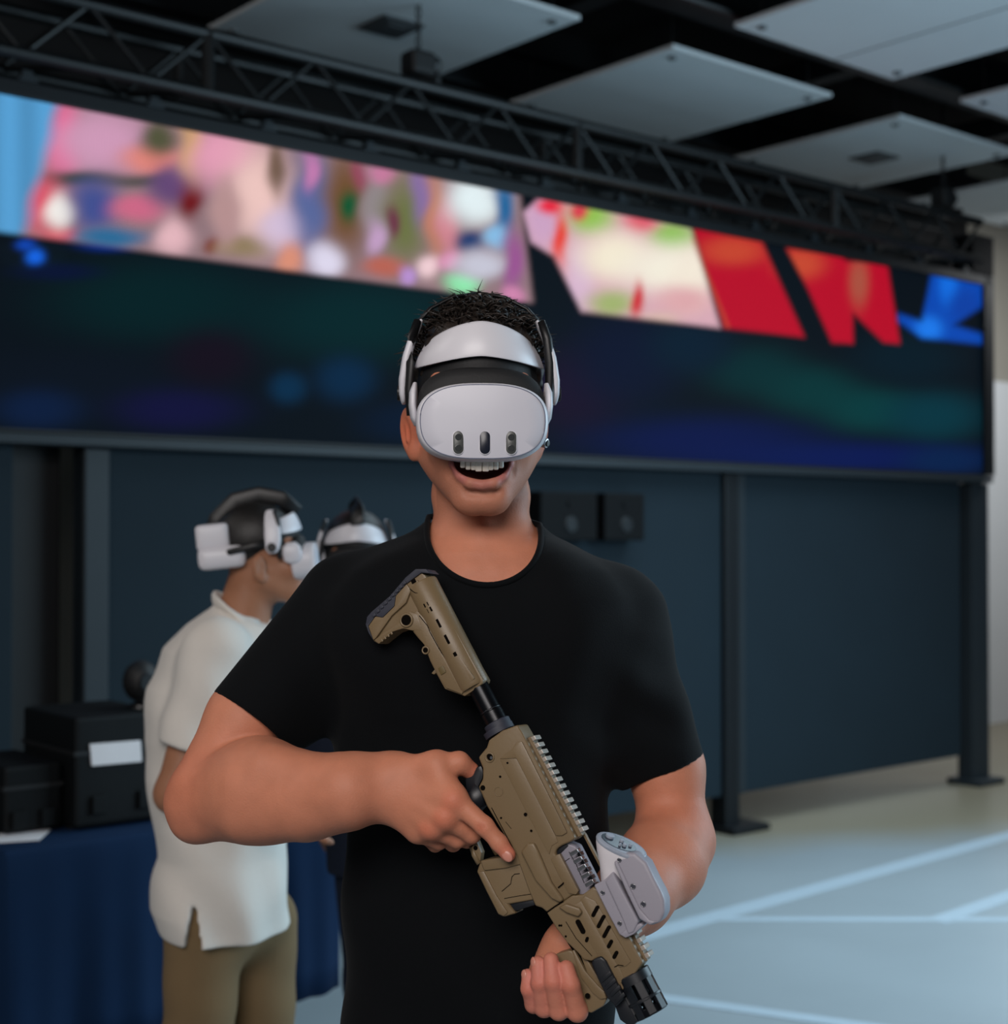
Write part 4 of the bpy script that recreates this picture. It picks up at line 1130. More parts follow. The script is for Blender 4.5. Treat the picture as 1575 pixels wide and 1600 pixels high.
pr('foot_rib', [(591.5, 1006.5), (584, 1000), (600, 988), (624, 972), (640, 955), (652, 960), (660, 985), (644, 985.5), (630, 982), (614, 987)], 0.0160, -0.0160, M_tan, stock, 0.0018)
pr('lower_plate', [(644, 958), (652, 954), (664, 968), (690, 1016), (712, 1056), (724, 1076), (722, 1085), (697, 1075), (684, 1055), (669, 1024), (663, 1008), (646, 986)], 0.0155, -0.0155, M_tan, stock, 0.0015)
bm_obj('sling_hole', merge(cyl_bm(gp(635, 969, 0.0165), cv, 0.0064, 0.002, 20)), M_hole, stock)
bm_obj('sling_ring', ring_bm(gp(635, 969, 0.0168), cv, 0.0074, 0.0015, 24, 6), M_tan, stock, True)
bm_obj('pin_hole', cyl_bm(gp(665, 1016, 0.0160), cv, 0.0030, 0.002, 14), M_hole, stock)
bm_obj('pin_ring', ring_bm(gp(665, 1016, 0.0160), cv, 0.0040, 0.0012, 18, 6), M_tan, stock, True)
pr('latch', [(684, 1044), (692, 1040), (697, 1050), (689, 1055)], 0.0168, 0.0140, mat('olive_latch', (92, 76, 40), 0.5), stock, 0.0006)
pr('latch_lip', [(674, 1052), (679, 1046), (683, 1050), (678, 1054)], 0.006, -0.006, M_tan, stock, 0.0006)
for (x, y, l) in ((666, 945, 6), (671.5, 953, 7), (684, 975, 13), (697, 1000, 14), (710, 1023, 6)):
    q = gp(x, y, 0.0186)
    bm_obj('slot', box_bm(q, (l / 1330 * 1.15, 0.0062, 0.0014), RG, 0.0004), M_hole, stock)
bm_obj('slot', box_bm(gp(646, 908, 0.0196), (0.0045, 0.006, 0.0012), RG, 0.0004), M_hole, stock)
for k in range(4):
    bm_obj('grip_rib', box_bm(gp(597 + 5.0 * k, 1000.5 - 3.7 * k, 0.0162), (0.0035, 0.0022, 0.002), RG, 0.0006), M_tan, stock)
def seam_line(pts, c, name, parent, r=0.0005):
    bm_obj(name, tube_bm([gp(x, y, c) for x, y in pts], r, 5), M_hole, parent)
seam_line([(640, 920), (648, 926), (658, 928), (664, 938)], 0.0187, 'seam', stock)
seam_line([(655, 962), (668, 978), (672, 988), (684, 1010), (690, 1020), (704, 1040)], 0.0157, 'seam', stock)
pad = pr('butt_pad', [(649, 889), (665, 889), (672, 896), (658, 895), (635, 912), (618, 931), (616, 947), (597.6, 965), (586, 963), (575, 978.5), (583, 1001), (575, 988), (571, 976), (573, 964), (580, 956), (609, 931), (633.5, 902)], 0.0150, -0.0150, M_gdark, stock, 0.0012)
for k in range(9):
    f = k / 8.0
    bm_obj('pad_rib', box_bm(gp(585 + 47 * f, 961 - 50 * f, 0.0150), (0.0040, 0.0050, 0.0035), RG, 0.0010), M_gdark, stock)
# ---- buffer tube and lock ring
ta, tb = gabc(gp(741, 1070, 0.006)), gabc(gp(779, 1137, 0.006))
bt = (ta[1] + tb[1]) / 2
tube = bm_obj('buffer_tube', loft_bm([sec(a, bt, r, 28) for a, r in ((ta[0] - 0.02, 0.0125), (ta[0] + 0.036, 0.0125), (ta[0] + 0.037, 0.0135), (tb[0] - 0.004, 0.0135))]), M_gblack, gun, True, auto=40)
bm_obj('lock_ring', loft_bm([sec(a, bt, r, 28) for a, r in ((tb[0] - 0.008, 0.0150), (tb[0] - 0.007, 0.0160), (tb[0] - 0.001, 0.0160), (tb[0], 0.0150))]), M_gdark, gun, True, auto=40)
bm_obj('end_plate', loft_bm([sec(a, bt - 0.002, r, 28) for a, r in ((tb[0] - 0.001, 0.0185), (tb[0] + 0.006, 0.0185))]), M_gdark, gun, True, auto=40)
for a in (0.034,):
    bm_obj('tube_groove', loft_bm([sec(ta[0] + a + d, bt, 0.01285, 24) for d in (0, 0.0012)]), M_gbp, tube, True)
# ---- receiver
rec = pr('receiver', [(763.5, 1156.5), (784.5, 1141.5), (808.5, 1132.5), (817, 1147), (860, 1232), (899, 1310), (892, 1315), (878, 1321), (870, 1326), (867, 1334), (885, 1366), (904, 1398), (893, 1399), (880, 1408.5),
                      (854, 1426), (847, 1419), (836, 1416), (826, 1392), (806, 1337), (783, 1297), (760.5, 1260), (747, 1230), (754, 1217), (754, 1200), (747, 1183.5), (760, 1168)], 0.0180, -0.0180, M_tan, bevel=0.0030, seg=3)
pr('upper_block', [(780, 1186), (800, 1170), (806, 1160), (815, 1158), (851, 1230), (886, 1301), (878, 1306), (868, 1306), (840, 1252), (806, 1185)], 0.0205, 0.012, M_tan, rec, 0.0016)
pr('side_step', [(780, 1186), (801, 1172), (835, 1240), (868, 1306), (872, 1316), (862, 1322), (858, 1336), (832, 1288), (800, 1226)], 0.0190, 0.012, M_tan, rec, 0.0012)
pr('forward_rib', [(813, 1331), (823.5, 1318), (833.5, 1316.5), (842, 1334), (861, 1379), (880, 1406), (874, 1411), (861, 1404), (836, 1376)], 0.0235, 0.012, M_tan, rec, 0.0030, 3)
pr('port_step', [(869, 1336), (874, 1334), (904, 1392), (900, 1398), (888, 1396), (872, 1366), (860, 1342)], 0.0196, 0.012, M_tan, rec, 0.001)
for (x, y, r) in ((754.5, 1231, 0.0030), (781.6, 1213.5, 0.0014), (821, 1272.5, 0.0020), (830, 1298, 0.0013), (793, 1192, 0.0012), (783, 1278, 0.0012)):
    bm_obj('pin_hole', cyl_bm(gp(x, y, 0.0180 if x < 790 else 0.0191), cv, r, 0.0012, 12), M_hole, rec)
bm_obj('sling_eye', ring_bm(gp(765, 1183.5, 0.0182), cv, 0.0050, 0.0011, 22, 6), M_tan, rec, True)
bm_obj('eye_hole', cyl_bm(gp(766, 1182.5, 0.0181), cv, 0.0040, 0.0012, 16), M_hole, rec)
bm_obj('eye_bolt', cyl_bm(gp(768, 1184, 0.0186), cv, 0.0018, 0.002, 10), M_chrome, rec)
bm_obj('round_mark', ring_bm(gp(779, 1237, 0.0181), cv, 0.0052, 0.0004, 24, 5), M_tan, rec, True)
seam_line([(768, 1262), (786, 1296), (803, 1328)], 0.0181, 'seam', rec)
seam_line([(756, 1199), (760, 1240), (775, 1275)], 0.0165, 'seam', rec, 0.0003)
seam_line([(790, 1284), (799, 1295)], 0.0181, 'seam', rec, 0.0003)
seam_line([(872, 1387), (878, 1382), (881, 1379)], 0.0197, 'seam', rec, 0.0008)
seam_line([(854, 1426), (866, 1417), (880, 1408.5)], 0.0183, 'seam', rec, 0.0007)
# ---- magazine well, trigger and guard
mag = pr('magazine_well', [(752, 1346), (780, 1342), (808, 1337), (826, 1382), (834, 1406), (794, 1413), (806, 1427.5), (787, 1433), (778, 1429), (760, 1394), (744.6, 1362), (749, 1350)], 0.0150, -0.0150, M_tan, gun, 0.0025, 3)
pr('well_collar', [(750, 1345), (778, 1340), (810, 1334), (816, 1350), (790, 1357), (756, 1361)], 0.0175, -0.0175, M_tan, mag, 0.0022, 3)
pr('well_edge', [(746, 1362), (756, 1361), (775, 1398), (788, 1418), (794, 1426), (787, 1432), (778, 1428)], 0.0168, -0.0168, M_tan, mag, 0.002, 2)
pr('magazine', [(796, 1411), (832, 1404), (836, 1414), (804, 1424)], 0.0115, -0.0115, M_gbp, mag, 0.001)
seam_line([(784, 1393), (798, 1381), (800, 1370), (804, 1366), (812, 1365)], 0.0151, 'moulded_line', mag, 0.0005)
seam_line([(788, 1404), (810, 1400), (830, 1397)], 0.0151, 'moulded_line', mag, 0.0004)
gtube = [gp(750, 1349, 0.0), gp(742, 1335, 0), gp(738, 1324, 0), gp(744, 1314, 0), gp(746, 1305, 0), gp(742, 1290, 0), gp(752, 1272, 0)]
bm_obj('trigger_guard', tube_bm(gtube, 0.0042, 8, flat=1.0), M_tan, gun, True)
pr('guard_web', [(737, 1324), (744, 1312), (752, 1332), (750, 1346)], 0.006, -0.006, M_tan, gun, 0.001)
bm_obj('guard_hole', cyl_bm(gp(743, 1325, 0.0062), cv, 0.0026, 0.001, 10), M_hole, gun)
bm_obj('trigger', tube_bm([gp(770, 1292, 0), gp(766, 1304, 0), gp(768, 1318, 0), gp(777, 1335, 0.002)], [0.004, 0.0038, 0.0034, 0.003], 8), M_tan, gun, True)
# ---- pistol grip (inside the hand)
gr = [gp(752, 1222, 0), gp(742, 1240, 0), gp(716, 1262, 0), gp(690, 1284, 0), gp(668, 1300, 0)]
rr = [0.0125, 0.0125, 0.0120, 0.0120, 0.0125]
bm_obj('pistol_grip', tube_bm([gp(758, 1232, 0), gp(738, 1254, -0.004), gp(712, 1274, -0.006), gp(688, 1290, -0.006), gp(672, 1298, -0.006)], [0.016, 0.0155, 0.014, 0.014, 0.0145], 16), M_gbp, gun, True)
pr('backstrap', [(752, 1196), (755, 1206), (754, 1216), (747, 1230), (756, 1252), (744, 1256), (728, 1236), (726, 1216), (738, 1210), (744, 1198)], 0.0115, -0.0115, M_gbp, gun, 0.003)
# ---- bolt, open ejection port
bolt = pr('bolt', [(866, 1330), (886, 1316), (900, 1322), (926, 1373), (932, 1386), (914, 1402), (905, 1399)], 0.0115, -0.0115, M_bolt, gun, 0.0030, 3)
pr('bolt_rear', [(864, 1332), (884, 1314), (888, 1322), (872, 1338)], 0.0122, -0.0122, M_gbp, bolt, 0.001)
seam_line([(879, 1349), (887, 1343), (890, 1341)], 0.0117, 'seam', bolt, 0.0004)
seam_line([(889, 1331), (900, 1350), (913, 1380)], 0.0117, 'seam', bolt, 0.0004)
for k in range(5):
    f = k / 4.0
    bm_obj('bolt_tooth', box_bm(gp(899 + 24 * f, 1331 + 48 * f, 0.007), (0.0040, 0.011, 0.012), RG, 0.0008), M_chrome, bolt)
    bm_obj('bolt_gap', box_bm(gp(902 + 24 * f, 1337 + 48 * f, 0.005), (0.0046, 0.013, 0.013), RG, 0.0006), M_gblack, bolt)
# ---- handguard
hg = pr('handguard', [(854, 1426), (880, 1408.5), (894, 1399), (910, 1398), (926, 1386), (940, 1392), (988, 1474), (1004.5, 1504), (1000, 1510), (973, 1548), (960, 1532), (939, 1494), (924, 1502), (912, 1500), (903, 1489), (886, 1473), (870, 1452)], 0.0180, -0.0180, M_tan, bevel=0.0022, seg=3)
pr('upper_flat', [(906, 1406), (914, 1400), (930, 1408), (986, 1503), (978, 1510), (966, 1512)], 0.0192, 0.012, M_tan, hg, 0.0012)
pr('lower_flat', [(880, 1424), (898, 1434), (958, 1534), (968, 1538), (976, 1530), (968, 1512), (908, 1408)], 0.0186, 0.012, M_tan, hg, 0.0010)
pr('hand_stop', [(872, 1418), (884, 1412), (905, 1419), (909, 1426), (903, 1433), (884, 1426)], 0.0235, 0.014, M_tan, hg, 0.0022, 3)
def slotpoly(cx, cy, ang, L_, w_):
    out = []; d = np.array([math.cos(ang), math.sin(ang)]); n = np.array([-d[1], d[0]])
    for t in np.linspace(-math.pi / 2, math.pi / 2, 6): out.append(np.array([cx, cy]) + d * (L_ / 2 - w_ / 2 + w_ / 2 * math.cos(t)) + n * w_ / 2 * math.sin(t))
    for t in np.linspace(math.pi / 2, 3 * math.pi / 2, 6): out.append(np.array([cx, cy]) + d * (-L_ / 2 + w_ / 2 + w_ / 2 * math.cos(t)) + n * w_ / 2 * math.sin(t))
    return [tuple(q) for q in out]
for (x, y, l) in ((930, 1424, 20), (939, 1440, 23), (947.6, 1456, 22), (953, 1475, 15), (961.5, 1492, 14)):
    pr('vent_slot', slotpoly(x, y, math.radians(-62), l, 6.2), 0.0196, 0.0150, M_hole, hg, 0.0)
pr('vent_slot', slotpoly(907, 1448, math.radians(62), 25, 8), 0.0190, 0.0150, M_hole, hg, 0.0)
pr('vent_slot', slotpoly(917, 1468, math.radians(110), 9, 5), 0.0189, 0.0150, M_hole, hg, 0.0)
for (x, y) in ((874, 1446), (884, 1463), (877, 1446)):
    bm_obj('pin_hole', cyl_bm(gp(x, y, 0.0182), cv, 0.0012, 0.0012, 10), M_hole, hg)
seam_line([(884, 1440), (900, 1466), (925, 1494)], 0.0182, 'seam', hg, 0.0004)
seam_line([(960, 1511), (966, 1508), (974, 1509)], 0.0194, 'seam', hg, 0.0005)
# ---- angled fore grip
fg = pr('fore_grip', [(866, 1492), (889, 1485), (894, 1486), (912, 1521), (930, 1542), (944, 1553), (948, 1561), (943, 1572), (924, 1583), (914, 1581), (902, 1562), (884, 1534)], 0.0120, -0.0120, M_tan, gun, 0.0020, 3)
pr('grip_lip', [(893, 1486), (897, 1484), (914, 1517), (934, 1540), (944, 1549), (948, 1560), (938, 1562), (926, 1552), (908, 1528)], 0.0150, -0.0150, M_tan, fg, 0.0016)
pr('mount_gap', [(886, 1473), (902, 1473), (914, 1505), (908, 1512), (896, 1488)], 0.0100, -0.0100, M_hole, gun, 0.001)
pr('mount_arm', [(902, 1480), (912, 1490), (936, 1530), (946, 1548), (938, 1550), (918, 1522)], 0.0125, -0.0125, M_tan, gun, 0.0015)
bm_obj('grip_screw', cyl_bm(gp(918, 1556, 0.0152), cv, 0.0030, 0.001, 12), M_hole, fg)
# ---- ribbed black module under the barrel
md = pr('black_module', [(923, 1506), (926, 1499), (939, 1494), (947, 1502), (968, 1543), (976, 1560), (962, 1574), (949, 1560), (936, 1535)], 0.0215, -0.0120, M_gbp, gun, 0.003, 3)
for k in range(4):
    pr('rib', [(937 + 7.5 * k, 1530 + 11 * k), (953 + 7 * k, 1517 + 11 * k), (956 + 7 * k, 1523 + 11 * k), (940 + 7.5 * k, 1536 + 11 * k)], 0.0232, 0.018, M_gbp, md, 0.0008)
# ---- muzzle cage
ma = gabc(gp(990, 1527, 0.0))
bmz = gabc(gp(990, 1527, 0.0))[1]
a0_, a1_ = ma[0] - 0.004, ma[0] + 0.043
RM = 0.0205
muz = bm_obj('muzzle_shroud', loft_bm([sec(a0_ - 0.001, bmz, RM - .001, 24), sec(a0_, bmz, RM, 24), sec(a0_ + 0.010, bmz, RM, 24), sec(a0_ + 0.010, bmz, RM - 0.006, 24), sec(a0_ - 0.004, bmz, RM - 0.008, 24)]), M_gbp, gun, True, auto=35)
def ring_at(a, w, r, name, m, inner=0.006):
    bm_obj(name, loft_bm([sec(a, bmz, r - inner, 24), sec(a, bmz, r - 0.001, 24), sec(a + 0.001, bmz, r, 24), sec(a + w - 0.001, bmz, r, 24), sec(a + w, bmz, r - 0.001, 24), sec(a + w, bmz, r - inner, 24)], cap=False, close=True), m, muz, True, auto=35)
ring_at(a1_ - 0.009, 0.009, RM - 0.001, 'front_ring', M_gblack)
ring_at(a0_ + 0.027, 0.004, RM, 'middle_ring', M_gbp, 0.004)
for k in range(8):
    t = (k + 0.5) * math.pi / 4
    dirv = math.cos(t) * bv + math.sin(t) * cv; sdv = -math.sin(t) * bv + math.cos(t) * cv
    c = gw((a0_ + a1_) / 2 + 0.003, bmz, 0) + dirv * (RM - 0.0028)
    bm_obj('cage_bar', box_bm(c, (a1_ - a0_ - 0.008, 0.0095, 0.0042), np.stack([av, sdv, dirv], 1), 0.0008), M_gbp, muz)
bm_obj('barrel', loft_bm([sec(a, bmz, r, 20) for a, r in ((a0_ - 0.01, 0.008), (a1_ - 0.012, 0.008), (a1_ - 0.012, 0.0055), (a1_ - 0.03, 0.0055))]), M_gblack, muz, True, auto=40)
pr('lower_mount', [(955, 1560), (974, 1549), (990, 1576), (996, 1598), (984, 1606), (968, 1594)], 0.0110, -0.0120, M_gbp, gun, 0.003)
# ---- top rail
r0, r1 = gabc(gp(822, 1156, 0.0)), gabc(gp(1006, 1503, 0.0))
br0 = gabc(gp(860, 1232, 0.0180))[1] + 0.003
for k, (x0, x1) in enumerate(((r0[0], gabc(gp(900, 1311, 0))[0]), (gabc(gp(930, 1382, 0))[0], r1[0]))):
    rail = bm_obj('rail_base', box_bm(gw((x0 + x1) / 2, br0 - 0.001, 0), (x1 - x0, 0.006, 0.0150), RG, 0.001), M_tan if k == 0 else M_tan, gun)
    n = int((x1 - x0) / 0.0089)
    for i in range(n):
        bm_obj('rail_tooth', box_bm(gw(x0 + 0.004 + i * 0.0089, br0 + 0.0042, 0), (0.0052, 0.0052, 0.0205), RG, 0.0009), M_rail, rail)
x0, x1 = gabc(gp(902, 1308, 0))[0], gabc(gp(938, 1376, 0))[0]
bm_obj('dust_strip', box_bm(gw((x0 + x1) / 2, br0 + 0.001, -0.004), (x1 - x0, 0.0030, 0.006), RG, 0.0005), M_tan, gun)
# ---- holster for the motion controller, clamped to the rail
hol = pr('holster_clamp', [(927.6, 1383), (944, 1375), (957.7, 1361.5), (962, 1368), (999, 1441), (991, 1459), (977, 1465), (967.6, 1460.6), (948, 1424)], 0.0250, -0.0140, M_hold, gun, 0.0022, 3)
pr('clamp_step', [(945, 1378), (958, 1363), (998, 1440), (990, 1457), (981, 1460), (974, 1440)], 0.0280, 0.010, M_hold, hol, 0.0025, 3)
pr('clamp_end', [(968, 1460), (978, 1452), (990, 1447), (1001, 1442), (1006, 1446), (990, 1460), (977, 1466)], 0.0265, 0.000, M_hold, hol, 0.002)
hb = pr('holster_shell', [(957, 1347), (966, 1338), (976, 1332), (992, 1332), (1010, 1348), (1023, 1375), (1033, 1394), (1038, 1407), (1038.5, 1428), (1031, 1442), (1015, 1447), (999, 1437), (990, 1418), (978, 1392)], 0.0300, 0.0000, M_hold, gun, 0.0050, 4)
pr('shell_ridge', [(959, 1349), (964, 1345), (985, 1390), (999, 1419), (1014, 1437), (1028, 1441), (1015, 1446), (999, 1436), (978, 1392)], 0.0325, 0.010, M_hold, hb, 0.0022, 3)
for (x, y, r, c, par) in ((967.5, 1344, 0.0022, 0.0300, hb), (989, 1385, 0.0027, 0.0302, hb), (1005, 1413, 0.0027, 0.0302, hb), (941.5, 1395, 0.0022, 0.0252, hol), (968, 1443, 0.0022, 0.0252, hol)):
    bm_obj('screw_socket', cyl_bm(gp(x, y, c), cv, r, 0.0014, 14), M_gdark, par)
    bm_obj('screw_rim', ring_bm(gp(x, y, c + 0.0005), cv, r, 0.0005, 16, 5), M_chrome, par, True)
# ---- the motion controller in the holster
mc_c = gp(970, 1324, 0.012)
e1 = gp(1012, 1345, 0.010) - gp(936, 1309, 0.010); L1 = np.linalg.norm(e1) / 2; e1 /= np.linalg.norm(e1)
up = -av * 0.86 + cv * 0.16 + bv * 0.20
nz_ = up - (up @ e1) * e1; nz_ /= np.linalg.norm(nz_); e2 = np.cross(nz_, e1)
ctrl = thing('motion_controller', 'white motion controller with dark button face sitting in the grey holster', 'controller', mc_c - nz_ * 0.05)
M_cw = mat('white_controller_shell', (228, 222, 226), 0.4, var=0.02)
M_cg = mat('grey_controller_rim', (150, 158, 172), 0.4, var=0.03)
M_cf = mat('dark_button_face', (18, 30, 48), 0.25, var=0.05, coat=0.3)
def cr(h, a, b, s1=0.0, s2=0.0, n=28): return [mc_c + nz_ * h + e1 * (s1 + a * math.cos(t)) + e2 * (s2 + b * math.sin(t)) for t in np.linspace(0, 2 * math.pi, n, endpoint=False)]
bm_obj('shell', loft_bm([cr(-0.052, 0.010, 0.010, 0.008, 0), cr(-0.046, 0.014, 0.013, 0.005), cr(-0.026, 0.018, 0.016, 0.001), cr(-0.012, L1 * 0.80, 0.0185, -0.001), cr(-0.004, L1 * 0.95, 0.0205), cr(0.0, L1 * 0.98, 0.021)]), M_cw, ctrl, True, auto=60)
rim = bm_obj('rim', loft_bm([cr(-0.001, L1 * 0.96, 0.0205), cr(0.0005, L1 * 1.0, 0.0215), cr(0.003, L1 * 1.0, 0.0215), cr(0.0042, L1 * 0.96, 0.0200), cr(0.0042, L1 * 0.85, 0.0170)]), M_cg, ctrl, True, auto=50)
face = bm_obj('button_face', loft_bm([cr(0.0035, L1 * 0.70, 0.0150, -0.004), cr(0.0048, L1 * 0.69, 0.0147, -0.004)]), M_cf, ctrl, False)
for (x, y, r) in ((-0.014, 0.002, 0.0050), (0.0, 0.004, 0.0026), (0.006, -0.003, 0.0026), (0.011, 0.003, 0.0020), (0.002, -0.007, 0.0016)):
    bm_obj('button', cyl_bm(mc_c + nz_ * 0.0060 + e1 * (x - 0.002) + e2 * y, nz_, r, 0.003, 14, 0.0006), M_cg, face)
# ================================================================== THE TWO VISITORS BEHIND
M_white_shirt = mat('white_linen', (214, 208, 200), 0.9, var=0.05, scale=14, bump=0.3, bscale=160, sheen=0.1)
M_khaki = mat('khaki_cotton', (116, 94, 64), 0.9, var=0.07, scale=16, bump=0.25, bscale=200)
M_navy = mat('navy_cotton', (14, 24, 44), 0.9, var=0.1, scale=16, bump=0.2, bscale=200)
M_hair2 = mat('black_hair', (20, 17, 16), 0.5, var=0.3, scale=80, bump=0.4, bscale=260)
def scaled(C, R, s): return C, R * s
def tl(P, C, R, s): return (P - f32(C)) @ f32(R / (s * s))
S2 = 0.86
HC2, HR2 = head_frame(408, 868, 3.20, 98, -6, 0); HR2 = HR2 * S2
Y2 = 3.20
px2 = lambda v, y=1100: p(v, y, Y2)[0]
ys = [930, 948, 975, 1010, 1070, 1150, 1250, 1330, 1410, 1452]
xl = [348, 332, 292, 260, 236, 229, 240, 252, 240, 256]; xr = [412, 418, 438, 452, 458, 455, 448, 445, 450, 453]
Z2 = [p(345, y, Y2)[2] for y in ys]
CX2 = [px2((a + b) / 2) for a, b in zip(xl, xr)]; AX2 = [px2(b) - px2((a + b) / 2) for a, b in zip(xl, xr)]
BY2 = [0.062, 0.075, 0.125, 0.170, 0.185, 0.180, 0.168, 0.168, 0.178, 0.180]
sh2 = p(338, 1010, 3.04); el2 = p(272, 1240, 3.00); wr2 = p(425, 1278, 2.98); hd2 = p(478, 1293, 2.98)
sh2b = p(338, 1010, 3.36); el2b = p(290, 1240, 3.40); wr2b = p(440, 1250, 3.42); hd2b = p(478, 1255, 3.42)
hem2 = p(302, 1170, 3.02)
def arm_fingers(P, w, h, r, out):
    d = (h - w) / np.linalg.norm(h - w); s = np.cross(d, out); s /= np.linalg.norm(s)
    D = cone(P, w, h, r * 1.0, r * 1.15, out, 1.5)
    for k in range(4):
        b = h + s * (k - 1.5) * 0.017
        e = b + d * (0.055 - 0.006 * abs(k - 1.4)) - out * 0.015
        D = smin(D, cone(P, b, e, 0.0085, 0.0068), 0.006)
    D = smin(D, cone(P, h - s * 0.02 - d * 0.03, h - s * 0.036 + d * 0.03, 0.0105, 0.0085), 0.01)
    return D
def body2(P):
    d = head_sdf(tl(P, HC2, HR2, S2), mouth=False) * S2
    d = smin(d, cone(P, p(395, 905, Y2), p(375, 985, Y2 + 0.01), 0.052, 0.060), 0.02)
    d = smin(d, ell(P, p(345, 1040, Y2), (0.11, 0.16, 0.08)), 0.03)
    a = chain(P, [sh2, el2, wr2], [0.045, 0.038, 0.026], 0.02)
    b = chain(P, [sh2b, el2b, wr2b], [0.045, 0.038, 0.026], 0.02)
    a = smin(a, arm_fingers(P, wr2, hd2, 0.024, np.array([0, 0.2, 1.0])), 0.012)
    b = smin(b, arm_fingers(P, wr2b, hd2b, 0.024, np.array([0, -0.2, 1.0])), 0.012)
    return smin(d, smin(a, b, 0.01), 0.02)
man2 = thing('person', 'person in a loose white shirt and khaki trousers turned to the right, wearing a headset', 'person', (px2(345), Y2, 0))
v = nets(body2, p(200, 1340, Y2) - [0.0, 0.32, 0.0], p(560, 770, Y2) + [0.05, 0.34, 0.0], 0.0050)
M_skin2 = mat('tan_skin', (158, 108, 80), 0.5, var=0.08, scale=50, bump=0.1, bscale=300, sss=0.1)
mesh_obj('body', v[0], v[1], M_skin2, man2)
def hairfn(C, R, s):
    def f(P):
        q = tl(P, C, R, s)
        d = ell(q, (0, -0.012, 0.048), (0.082, 0.104, 0.089))
        line = np.interp(q[:, 1], [-0.12, -0.05, 0.0, 0.035, 0.07, 0.11], [-0.085, -0.070, -0.005, 0.030, 0.085, 0.095])
        return smax(d, line - q[:, 2], 0.008) * s
    return f
v = nets(hairfn(HC2, HR2, S2), HC2 - 0.15, HC2 + 0.16, 0.006)
mesh_obj('hair', v[0], v[1], M_hair2, man2)
def shirt2(P):
    d = tower(P, Z2, CX2, [Y2] * 10, AX2, BY2, 2.2)
    w = 0.004 * np.sin(P[:, 2] * 34 + P[:, 0] * 22 + 2 * np.sin(P[:, 0] * 13 + P[:, 1] * 9)) * np.clip((1.45 - P[:, 2]) * 4, 0.2, 1)
    w += 0.005 * np.sin(48 * P[:, 0] + 10 * P[:, 2] + 30 * P[:, 1]) * np.clip((1.0 - P[:, 2]) * 4, 0, 1)
    for s_, e_, hm in ((sh2, el2, hem2), (sh2b, el2b, p(302, 1170, 3.39))):
        dr = (e_ - s_) / np.linalg.norm(e_ - s_)
        sl = smax(cone(P, s_ + [0, 0, -0.01], hm + dr * 0.05, 0.072, 0.070), (P - f32(hm)) @ f32(dr), 0.004)
        sl = smax(sl, -cone(P, hm - dr * 0.05, hm + dr * 0.06, 0.058, 0.066), 0.004)
        d = smin(d, sl, 0.02)
    d = d + w
    d = smax(d, np.float32(p(345, 1447, Y2)[2]) - P[:, 2], 0.004)
    top = p(340, 938, Y2); n = np.array([0.42, 0, 0.91])
    d = smax(d, (P - f32(top)) @ f32(n), 0.006)
    # side slits at the hem
    for x in (303, 438):
        c = p(x, 1447, Y2 - 0.17); q = np.abs(P - f32(c))
        d = smax(d, -(np.maximum(q[:, 0] * 5 - np.clip(0.05 - (P[:, 2] - c[2]), 0, 1), np.maximum(q[:, 1] - 0.05, q[:, 2] - 0.05))), 0.003)
    return d
v = nets(shirt2, p(200, 1470, Y2) - [0.0, 0.30, 0.0], p(500, 915, Y2) + [0.0, 0.30, 0.0], 0.0055)
s2 = mesh_obj('shirt', v[0], v[1], M_white_shirt, man2); s2['label'] = 'loose white short-sleeved shirt with side slits'
col_pts = [p(338, 938, Y2 - 0.01) + np.array([0.075 * (1 - math.cos(t)) * 0.85, 0.075 * math.sin(t), -0.034 * (1 - math.cos(t))]) for t in np.linspace(-2.2, 2.2, 17)]
bm_obj('collar', tube_bm(col_pts, 0.022, 10, flat=0.35, up=(1, 0, 0.2)), M_white_shirt, s2, True)
def trous2(P):
    d = ell(P, p(350, 1415, Y2), (0.112, 0.140, 0.12))
    for kx, yy, xf in ((302, -0.072, 308), (386, 0.072, 408)):
        h = p(kx + 18, 1440, Y2 + yy); kn = p(xf, 1640, Y2 + yy); an = p(xf + (6 if yy < 0 else 4), 1640, Y2 + yy); an[2] = 0.06
        d = smin(d, chain(P, [h, kn, an], [0.086, 0.072, 0.058], 0.03), 0.035)
    d = d + 0.003 * np.sin(50 * P[:, 2] + 20 * P[:, 0]) * np.clip((0.75 - P[:, 2]) * 3, 0, 1)
    return smax(d, np.float32(0.04) - P[:, 2], 0.004)
v = nets(trous2, (px2(200), Y2 - 0.3, 0.03), (px2(500), Y2 + 0.3, 0.92), 0.008)
mesh_obj('trousers', v[0], v[1], M_khaki, man2)
for xx, yy in ((312, -0.085), (416, 0.085)):
    shoes(px2(xx) + 0.03, Y2 + yy, math.pi / 2, man2, M_shoe, M_sole)
headset(HC2, HR2, 'white headset with a square rear battery worn by the white-shirted person', 'headsets worn by the visitors', rear=True, detail=False)

